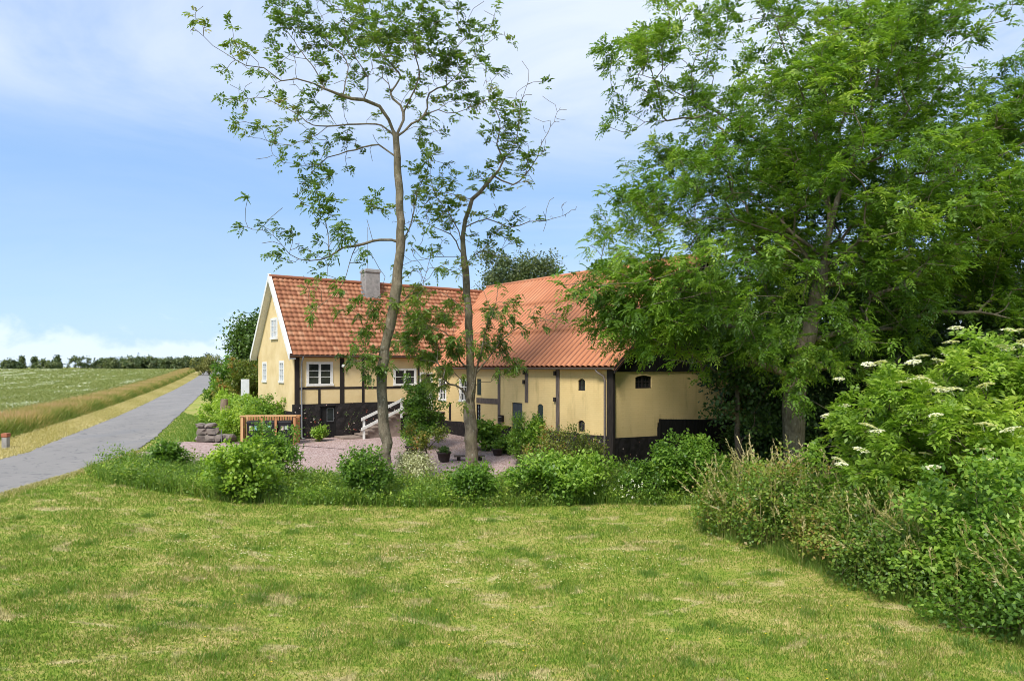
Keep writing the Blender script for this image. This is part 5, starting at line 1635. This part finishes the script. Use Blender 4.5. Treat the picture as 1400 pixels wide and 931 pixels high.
    x = q_[:, 0] + g.normal(0, 0.15, m); y = q_[:, 1] + 0.1 + np.abs(g.normal(0, 0.5, m))
    C = np.stack([x, y, lawn_z(x, y) + g.uniform(0.05, 0.35, m)], 1)
    V, F, t = tufts(g, C, np.tile([0, -0.3, 1.0], (m, 1)), k=24, spread=0.09, ll=0.085, lw=0.055, tone=np.clip(g.normal(0.45, 0.25, m), 0, 1))
    tag(np_obj('pale_herbs', V, F, 'light_leaf', tone=t), 'pale yellow green herbs along the front of the border', None, None, 'stuff')
    # white and yellow dots in the border
    q = 26
    x = np.concatenate([g.normal(3.4, 0.6, q), g.normal(5.9, 0.3, 8)]); y = np.concatenate([g.normal(20.3, 0.25, q), g.normal(20.0, 0.15, 8)])
    C = np.stack([x, y, lawn_z(x, y) + g.uniform(0.25, 0.75, len(x))], 1)
    V, F, t = tufts(g, C, np.tile([0, -0.6, 0.6], (len(C), 1)), k=4, spread=0.015, ll=0.045, lw=0.04, tone=np.full(len(C), 0.7))
    tag(np_obj('border_flowers', V, F, 'flower_white', tone=t), 'small white flowers in the border before the barn', None, None, 'stuff')
    # grass stalks arching out of the bank, with seed heads
    n = 1500
    bx = g.uniform(4.3, 10.5, 260); by = g.uniform(8.5, 18, 260)
    pick = g.integers(0, 260, n * 4)
    x = bx[pick] + g.normal(0, 0.28, n * 4); y = by[pick] + g.normal(0, 0.28, n * 4)
    k = inside(x, y, BANK) & (x < 4.2 + (17.5 - y) * 0.42 + 2.6)
    x, y = x[k][:n], y[k][:n]
    tall = len(x)
    ex = g.choice([5.7, 6.2, 6.6, 6.9, 7.3], 100) + g.normal(0, 0.22, 100); ey = 17.0 + g.normal(0, 0.35, 100) - (ex - 6.2) * 0.9
    x = np.concatenate([x, ex]); y = np.concatenate([y, ey])
    n = len(x)
    sv, sf, tn = [], [], []
    hv, hf = [], []
    for i in range(n):
        h = g.uniform(0.9, 2.0) if g.random() < 0.40 else g.uniform(0.4, 1.2)
        if i >= tall: h = g.uniform(1.5, 2.45)
        dr = unit(np.array([g.normal(-0.35, 0.9), g.normal(-0.25, 0.9), 0]))
        ln = g.uniform(0.05, 0.38) + (0.4 if g.random() < 0.2 else 0)
        if i >= tall: ln = g.uniform(0.05, 0.45)
        pts = [np.array([x[i], y[i], gz(x[i], y[i])]) + np.array([0, 0, 1]) * h * t * (1 - 0.25 * ln * t) + dr * h * ln * t ** 2.2 for t in np.linspace(0, 1, 6)]
        sd = np.array([-dr[1], dr[0], 0])
        w = 0.0035 if h > 1 else 0.006
        tone = np.clip(g.normal(0.22 if i < tall else 0.7, 0.28), 0, 1)
        for a, b in zip(pts, pts[1:]):
            j = len(sv)
            sv += [a - sd * w, a + sd * w, b + sd * w, b - sd * w]
            sf.append((j, j + 1, j + 2, j + 3)); tn += [tone] * 4
        if h > 0.9:
            for q in range(18):
                t = q / 18
                p = pts[-1] * t + pts[-2] * (1 - t)
                d = unit((pts[-1] - pts[-2]) + g.normal(0, 0.12, 3) * h * 0.5 + np.array([0, 0, -0.05]))
                s2 = unit(np.cross(d, g.normal(0, 1, 3)))
                j = len(sv)
                sv += [p, p + d * 0.035 + s2 * 0.010, p + d * 0.085, p + d * 0.035 - s2 * 0.010]
                sf.append((j, j + 1, j + 2, j + 3)); tn += [np.clip(tone + 0.25, 0, 1)] * 4
    tag(np_obj('grass_stalks', np.array(sv), np.array(sf), 'dry_grass', tone=np.array(tn)), 'dry seeding grass stalks arching out of the bank', None, None, 'stuff')
    # green grass round the foot of the bank
    n = 34000
    x = g.uniform(4.0, 10.5, n * 4); y = g.uniform(7.5, 18.2, n * 4)
    dep = x - (4.5 + (17.0 - y) * 0.40)
    k = inside(x, y, BANK) & (dep < 2.6)
    x, y = x[k][:n], y[k][:n]
    n = len(x)
    dep = np.clip(x - (4.5 + (17.0 - y) * 0.40), 0.1, 2.2)
    clump = 0.6 + 0.4 * np.sin(x * 3.1 + y) * np.sin(y * 2.3 - x)
    blades('bank_grass', g, x, y, lawn_z(x, y), (0.25 + 0.85 * np.minimum(dep, 1.2)) * g.uniform(0.35, 1.25, n) * clump, g.uniform(0.006, 0.013, n), 1.1, 'weed_grass', g.normal(0.52, 0.22, n), label='long green grass at the foot of the bramble bank')
    # roadside strip of tall reddish grass at the field edge
    n = 110000
    y = 14 * (200 / 14) ** g.random(n)
    off = 2.35 + g.random(n) ** 1.2 * 3.6
    x = road_l(y) - off
    edge = np.clip((off - 2.25) / 0.8, 0.25, 1)
    h = g.uniform(0.5, 1.05, n) * edge
    tn = np.clip(0.30 + 0.42 * S((off - 2.45) / 1.4) + g.normal(0, 0.16, n) - 0.12 * np.sin(y * 0.6), 0, 1)
    blades('roadside_grass', g, x, y, terrain(x, y), h, np.maximum(0.014, 0.0011 * y), 0.7, 'tall_grass', tn, label='tall reddish grass along the field edge')
    # cut dry grass on the verge
    n = 60000
    y = 14 * (170 / 14) ** g.random(n)
    x = road_l(y) - g.random(n) ** 0.9 * 2.6 + 0.1
    gr = np.sin(y * 0.8 + x) * 0.5 + g.normal(0, 0.4, n)
    blades('cut_verge_grass', g, x, y, terrain(x, y) + 0.015, g.uniform(0.04, 0.16, n), np.maximum(0.016, 0.0009 * y), 1.2, 'dry_grass', 0.55 + 0.18 * gr, label='cut dry grass on the road verge')
    n = 9000
    y = 13 * (28 / 13) ** g.random(n)
    x = road_r(y) - 0.12 + np.abs(g.normal(0, 0.22, n))
    blades('road_edge_grass', g, x, y, lawn_z(x, y), g.uniform(0.04, 0.13, n), np.full(n, 0.016), 1.3, 'dry_grass', g.normal(0.42, 0.25, n), label='straw coloured grass fringing the asphalt')
    # grass between road and house
    n = 40000
    y = g.uniform(24.5, 60, n); x = road_r(y) + g.random(n) ** 0.8 * 5.0
    k = ~inside(x, y, [(-14.9, 26.2), (-14.6, 28.6), (-15.6, 31.0), (-14.2, 31.7), (-12.2, 31.6), (-10, 33), (-3, 37), (0, 30), (0, 24), (-8.5, 23.4)]) & (x < -10.6 - (y - 32) * 0.7)
    x, y = x[k], y[k]
    n = len(x)
    hh = np.where(x - road_r(y) < 1.6, 0.10, 0.28) * g.uniform(0.5, 1.2, n)
    blades('house_verge_grass', g, x, y, terrain(x, y), hh, np.full(n, 0.026), 0.9, 'weed_grass', g.normal(0.45, 0.18, n), label='bright green grass between road and stone pile')
    # the field itself: a sown crop with white flowering patches
    ys = np.concatenate([np.arange(-20, 90, 1.6), np.arange(90, 260, 5.0)])
    of = np.concatenate([[3.0, 3.6], np.geomspace(4.5, 420, 46)])
    OF, YS = np.meshgrid(of, ys)
    X = road_l(YS) - OF
    Z = terrain(X, YS) + np.where(OF > 3.2, 0.42, -0.05) + np.where(OF > 3.2, 0.10 * np.sin(X * 0.7 + YS * 0.3) * np.sin(YS * 0.5), 0)
    V = np.stack([X, YS, Z], -1).reshape(-1, 3)
    tag(np_obj('field', V, grid_faces(*X.shape), 'field_ground', smooth=True), kind='structure')
    n = 215000
    y = 16 * (235 / 16) ** g.random(n)
    x = -1.15 * y + (1.15 * y + road_l(y) - 4.2) * g.random(n) ** 0.8
    k = x < road_l(y) - 4.0
    x, y = x[k], y[k]
    n = len(x)
    pat = 0.8 * np.sin(x * 0.47 + 1.5 * np.sin(y * 0.16)) * np.sin(y * 0.23 + 1.2 * np.sin(x * 0.31) + 1.0) + 0.5 * np.sin(x * 1.1 + y * 0.33 + 2 * np.sin(y * 0.12)) + 0.35 * np.sin(x * 0.11 + y * 0.05)
    fl = (pat + g.normal(0, 0.45, n)) > 0.92
    tn = np.where(fl & (g.random(n) < 0.7), g.uniform(0.86, 1.0, n), np.clip(g.normal(0.45, 0.18, n), 0, 0.78))
    blades('field_crop', g, x, y, terrain(x, y) + 0.30, g.uniform(0.22, 0.42, n) + np.where(tn > 0.84, 0.06, 0), np.maximum(0.03, 0.0017 * y), 1.3, 'crop_leaf', tn, label='green crop with patches of white flowers')


grasses()
# ------------------------------------------------------------ smaller things
def bin_screen():
    fr = axis_frame(-11.95, 30.6, 4)
    z0 = gz(-10.9, 30.6)
    root = empty('bin_screen', (-11.95, 30.6, z0), 'open fronted wooden slatted screen round the three bins beside the house', 'bin screen')
    for s in (0.0, 2.27):
        for o in (0.0, -0.78):
            MB().box(fr, s, s + 0.10, z0 - 0.1, z0 + 1.24, o - 0.10, o).build('post', 'cedar_pale' if s == 0 else 'cedar_wood', root)
    for s in (0.86, 1.46):
        MB().box(fr, s, s + 0.09, z0 - 0.1, z0 + 1.18, -0.09, -0.01).build('post', 'cedar_wood', root)
    r = MB()
    r.box(fr, -0.04, 2.41, z0 + 1.242, z0 + 1.30, -0.13, 0.03)
    r.build('top_rail', 'cedar_pale', root)
    r = MB()
    r.box(fr, -0.04, 2.41, z0 + 1.20, z0 + 1.26, -0.93, -0.79)
    r.box(fr, 0.0, 2.37, z0 + 0.15, z0 + 0.22, -0.87, -0.83)
    r.build('back_rail', 'cedar_wood', root)
    s = MB()
    k = 0.11
    while k < 2.25:
        s.box(fr, k, k + 0.075, z0 + 0.02, z0 + 1.20, -0.825, -0.80)
        k += 0.115
    s.build('back_slats', 'cedar_wood', root)
    for sx in (-0.025, 2.37):
        s = MB()
        k = -0.70
        while k < -0.12:
            s.box(fr, sx, sx + 0.025, z0 + 0.05, z0 + 1.18, k, k + 0.075)
            k += 0.115
        s.build('side_slats', 'cedar_wood', root)
    # one wheeled bin, then two copies
    def bin_():
        b0 = (fr[0][0], fr[0][1])
        ro = empty('wheelie_bin', P(fr, 0.50, z0 + 0.03, -0.42), 'black wheelie bin with pink and blue labels, left one in the screen', 'bin', 'bins in the wooden screen')
        w0, w1, d0, d1 = 0.23, 0.28, 0.25, 0.30
        mb = MB()
        q = lambda w, d, z: [P(fr, 0.5 - w, z, -0.42 + d), P(fr, 0.5 + w, z, -0.42 + d), P(fr, 0.5 + w, z, -0.42 - d), P(fr, 0.5 - w, z, -0.42 - d)]
        mb.prism(q(w0, d0, z0 + 0.08), q(w1, d1, z0 + 0.94))
        mb.prism(q(w1 + 0.02, d1 + 0.02, z0 + 0.941), q(w1 + 0.02, d1 + 0.02, z0 + 0.975))
        body = mb.build('body', 'bin_plastic', ro, bevel=0.015)
        mb = MB()
        mb.prism(q(w1 + 0.03, d1 + 0.035, z0 + 0.977), q(w1 - 0.02, d1 - 0.03, z0 + 1.04))
        mb.build('lid', 'bin_plastic', ro, bevel=0.012)
        for sx in (-0.24, 0.24):
            wl = MB()
            wl.tube([P(fr, 0.5 + sx - 0.025, z0 + 0.12, -0.70), P(fr, 0.5 + sx + 0.025, z0 + 0.12, -0.70)], 0.10, 14)
            wl.build('wheel', 'bin_plastic', ro)
        mb = MB()
        mb.tube([P(fr, 0.27, z0 + 0.98, -0.77), P(fr, 0.73, z0 + 0.98, -0.77)], 0.018, 8)
        mb.build('handle', 'bin_plastic', ro)
        return ro
    def sticker(ro, s, z, w, h, mat):
        o = -0.42 + 0.25 + 0.05 * (z - 0.08) / 0.86 + 0.012
        MB().box(fr, s - w / 2, s + w / 2, z0 + z - h / 2, z0 + z + h / 2, o - 0.01, o).build('sticker', mat, ro)
    b1 = bin_()
    parts = list(b1.children)
    labs = ['black wheelie bin with pink and blue labels, left one in the screen', 'black wheelie bin with one turquoise label, middle one in the screen', 'black wheelie bin with tan and grey labels, right one in the screen']
    bins = [b1]
    for k, s in ((1, 1.18), (2, 1.86)):
        c = b1.copy(); COL.objects.link(c)
        d = np.array(P(fr, s, 0, 0)) - np.array(P(fr, 0.5, 0, 0))
        c.location = b1.location + Vector(d)
        c['label'] = labs[k]
        ABS[c.name] = np.array(c.location)
        for p in parts:
            e = p.copy(); COL.objects.link(e); e.parent = c
        bins.append(c)
    sticker(bins[0], 0.41, 0.72, 0.13, 0.20, 'sticker_pink'); sticker(bins[0], 0.61, 0.72, 0.13, 0.20, 'sticker_blue')
    sticker(bins[1], 1.18, 0.76, 0.14, 0.14, 'sticker_teal')
    sticker(bins[2], 1.76, 0.72, 0.12, 0.18, 'sticker_tan'); sticker(bins[2], 1.95, 0.74, 0.16, 0.15, 'sticker_grey')


bin_screen()


def rock(name, c, r, label, group, seed, parent=None, mat='field_stone'):
    import bmesh
    g = np.random.default_rng(seed)
    bm = bmesh.new()
    bmesh.ops.create_icosphere(bm, subdivisions=2, radius=1)
    waves = [(rand_dir(g, 1)[0], g.uniform(1.5, 4), g.uniform(0, 6)) for _ in range(6)]
    for v in bm.verts:
        d = np.array(v.co)
        sgn = np.sign(d) * np.abs(d) ** 0.45
        w = 1 + 0.16 * sum(math.sin(f * float(a @ d) * 2 + ph) for a, f, ph in waves) / 2
        v.co = Vector(sgn * w * np.array(r))
    me = bpy.data.meshes.new(name)
    bm.to_mesh(me); bm.free()
    me.materials.append(MATS[mat])
    o = link(bpy.data.objects.new(name, me), None, c)
    o.rotation_euler = (0, 0, g.normal(0, 0.15))
    return tag(o, label, 'stone', group)


def yard_things():
    # dry stones stacked at the corner of the drive
    y = 31.5
    k = 0
    stones = [(-14.05, 0.17, 0.24, 'flat stone at the bottom left of the stone pile'), (-13.62, 0.19, 0.22, 'blocky stone at the bottom of the pile beside the left corner stone'), (-13.22, 0.20, 0.20, 'rounded stone at the bottom right of the pile'),
              (-14.02, 0.50, 0.25, 'long stone in the second course at the left of the pile'), (-13.55, 0.53, 0.24, 'largest stone in the middle of the pile'),
              (-14.08, 0.76, 0.20, 'small capping stone at the top left of the pile'), (-13.62, 0.78, 0.22, 'flat capping stone on top of the largest stone'), (-12.85, 0.22, 0.22, 'single upright stone beside the metal stake')]
    for i, (x, z, rx, lab) in enumerate(stones):
        rock('stone', (x, y + 0.05 * math.sin(i * 3), z + gz(x, y)), (rx, 0.24, 0.165 if z < 0.7 else 0.10), lab, 'stones of the dry stone pile', 600 + i)
    st = MB()
    st.tube([(-13.02, 31.15, -0.05), (-13.03, 31.15, 0.62)], 0.022, 8)
    tag(st.build('stake', 'grey_metal', None), 'thin grey metal stake in front of the stone pile', 'stake')
    # weathered post
    p = MB()
    x, y = -14.55, 35.2
    pts = [(x, y, -0.1), (x + 0.02, y, 0.7), (x - 0.03, y, 1.35), (x - 0.02, y, 1.78)]
    p.tube(pts, [0.22, 0.20, 0.20, 0.17], 12)
    p.tube([(x + 0.19, y - 0.03, 0.4), (x + 0.2, y - 0.02, 1.45)], [0.10, 0.08], 8)
    tag(p.build('wooden_post', 'old_post', None), 'thick weathered wooden post among the hedge plants', 'post')
    # pale panel on a leg beside the gable
    x, y = -14.35, 37.4
    fr = axis_frame(x - 0.22, y, 0)
    r_ = empty('notice_panel', (x, y, 0), 'tall narrow pale grey panel standing in the hedge by the gable', 'panel')
    MB().box(fr, 0, 0.44, 1.50, 2.76, 0, 0.05).build('board', 'sign_grey', r_)
    for s in (0.05, 0.33): MB().box(fr, s, s + 0.06, -0.1, 1.50, 0.0, 0.05).build('leg', 'old_post', r_)
    MB().box(fr, 0.05, 0.39, 1.44, 1.497, 0.0, 0.06).build('ledge', 'black_timber', r_)
    # road marker at the far left
    x, y = -21.02, 28.6
    fr = axis_frame(x, y, 0)
    r_ = empty('marker_post', (x, y, 0), 'low pale grey marker block with red top at the left road verge', 'marker')
    MB().box(fr, 0, 0.22, -0.1, 0.52, -0.2, 0.0).build('block', 'concrete_grey', r_, bevel=0.02)
    MB().box(fr, -0.02, 0.24, 0.521, 0.68, -0.22, 0.02).build('cap', 'brick_red', r_, bevel=0.02)
    # white gabled house end far down the road
    x, y = -47.5, 116.0
    z = gz(x, y)
    r_ = empty('distant_house', (x, y, z), 'distant white gable end seen past the hedge at the road bend', 'house')
    fr = axis_frame(x, y, 0)
    MB().prism([P(fr, -1.0, z - 0.3, 0), P(fr, 1.0, z - 0.3, 0), P(fr, 1.0, z + 1.3, 0), P(fr, 0.05, z + 4.1, 0), P(fr, -1.0, z + 1.3, 0)],
               [P(fr, -1.0, z - 0.3, -4), P(fr, 1.0, z - 0.3, -4), P(fr, 1.0, z + 1.3, -4), P(fr, 0.05, z + 4.1, -4), P(fr, -1.0, z + 1.3, -4)]).build('wall', 'white_paint', r_)
    rf = MB()
    for a, b in ((-1.25, 0.0), (1.25, 0.0)):
        rf.prism([P(fr, a, z + 1.15, 0.15), P(fr, b, z + 4.35, 0.15), P(fr, b, z + 4.2, 0.15), P(fr, a, z + 1.0, 0.15)], [P(fr, a, z + 1.15, -4.1), P(fr, b, z + 4.35, -4.1), P(fr, b, z + 4.2, -4.1), P(fr, a, z + 1.0, -4.1)])
    rf.build('roof', 'concrete_grey', r_)
    # pots
    def pot(x, y, r, h, mat, lab, seed, leafmat, tn):
        z = gz(x, y) + 0.03
        ro = empty('flower_pot', (x, y, z), lab, 'flower pot', 'flower pots on the gravel')
        MB().lathe((x, y, z), [(0.0, 0.0), (r * 0.72, 0.0), (r * 0.80, h * 0.15), (r * 0.98, h * 0.8), (r * 1.08, h * 0.82), (r * 1.08, h), (r * 0.94, h), (r * 0.9, h * 0.86), (0.0, h * 0.86)], 20).build('pot', mat, ro, smooth=True)
        g = np.random.default_rng(seed)
        C = np.stack([x + g.normal(0, r * 0.4, 26), y + g.normal(0, r * 0.4, 26), z + h + g.uniform(0.0, 0.14, 26)], 1)
        V, F, t = tufts(g, C, np.tile([0, -0.2, 1.0], (26, 1)), k=22, spread=0.05, ll=0.07, lw=0.05, tone=np.clip(g.normal(tn, 0.2, 26), 0, 1))
        np_obj('plant', V, F, leafmat, ro, t)
    pot(-4.25, 29.4, 0.27, 0.36, 'terracotta_dark', 'dark planter with clipped green plants near the steps', 700, 'shrub_leaf', 0.35)
    pot(-2.75, 28.1, 0.27, 0.40, 'terracotta_dark', 'dark round flower pot left of the leaning trunk', 701, 'dark_leaf', 0.7)
    pot(-0.62, 29.7, 0.22, 0.30, 'terracotta_dark', 'small dark pot just right of the leaning trunk', 702, 'shrub_leaf', 0.5)
    # low plank bench beside the pot
    x, y = -2.35, 28.3
    z = gz(x, y) + 0.03
    fr = axis_frame(x, y, 8)
    ro = empty('plank_seat', (x, y, z), 'low dark plank lying on two blocks beside the round pot', 'bench')
    MB().box(fr, 0, 1.25, z + 0.16, z + 0.21, -0.32, 0.0).build('plank', 'grey_timber', ro)
    for s in (0.12, 1.0): MB().box(fr, s, s + 0.14, z - 0.03, z + 0.16, -0.28, -0.04).build('block', 'black_timber', ro)
    # young standard rose in front of the courtyard
    g = np.random.default_rng(720)
    x, y = -3.05, 24.7
    z = gz(x, y)
    pts = np.concatenate([lumpy(g, 26, (x - 0.15, y, z + 1.35), (0.5, 0.4, 0.42), 0.6, 0.4), lumpy(g, 12, (x + 0.55, y, z + 1.5), (0.3, 0.3, 0.25), 0.6, 0.3), lumpy(g, 8, (x - 0.6, y, z + 1.75), (0.25, 0.2, 0.25), 0.6, 0.3)])
    tree('young_tree', 'young thin stemmed tree with a few reddish leaves behind the variegated bush', 'tree', (x, y, z - 0.03), 0.035, pts, trunk_to=(x, y, z + 1.0), leafer='tufts', leafp=dict(k=24, spread=0.09, ll=0.10, lw=0.07), leaf='russet_leaf', bark='brown_bark', seed=721, tip_r=0.005, tone=(0.40, 0.2), hmin=0.35)
    # climbing roses on the tarred plinth
    for i, (s, lab) in enumerate([(0.75, 'climbing rose with red and white blooms left of the cellar door'), (2.75, 'climbing rose with red blooms right of the cellar door')]):
        x, y, _ = P(FF, s, 0, 0.22)
        n = 16
        pts = np.array([P(FF, s + g.normal(0, 0.28), g.uniform(0.35, 1.45), 0.14 + 0.08 * g.random()) for _ in range(n)])
        ro, sk = tree('climbing_rose', lab, 'rose', (x, y, 0.0), 0.012, pts, leafer='tufts', leafp=dict(k=5, spread=0.05, ll=0.06, lw=0.045), leaf='dark_leaf', bark='brown_bark', seed=730 + i, tip_r=0.003, w=0.4, tone=(0.6, 0.2), part_names=('stems', 'foliage'), group='climbing roses on the plinth')
        C = pts[:6] + np.array([FF[2][0], FF[2][1], 0]) * 0.03
        V, F, t = tufts(g, C, np.tile([FF[2][0], FF[2][1], 0.2], (len(C), 1)), k=7, spread=0.02, ll=0.045, lw=0.04, tone=np.clip(g.normal(0.5, 0.35, len(C)), 0, 1), tvar=0.02)
        np_obj('blooms', V, F, 'flower_red', ro, t)


yard_things()
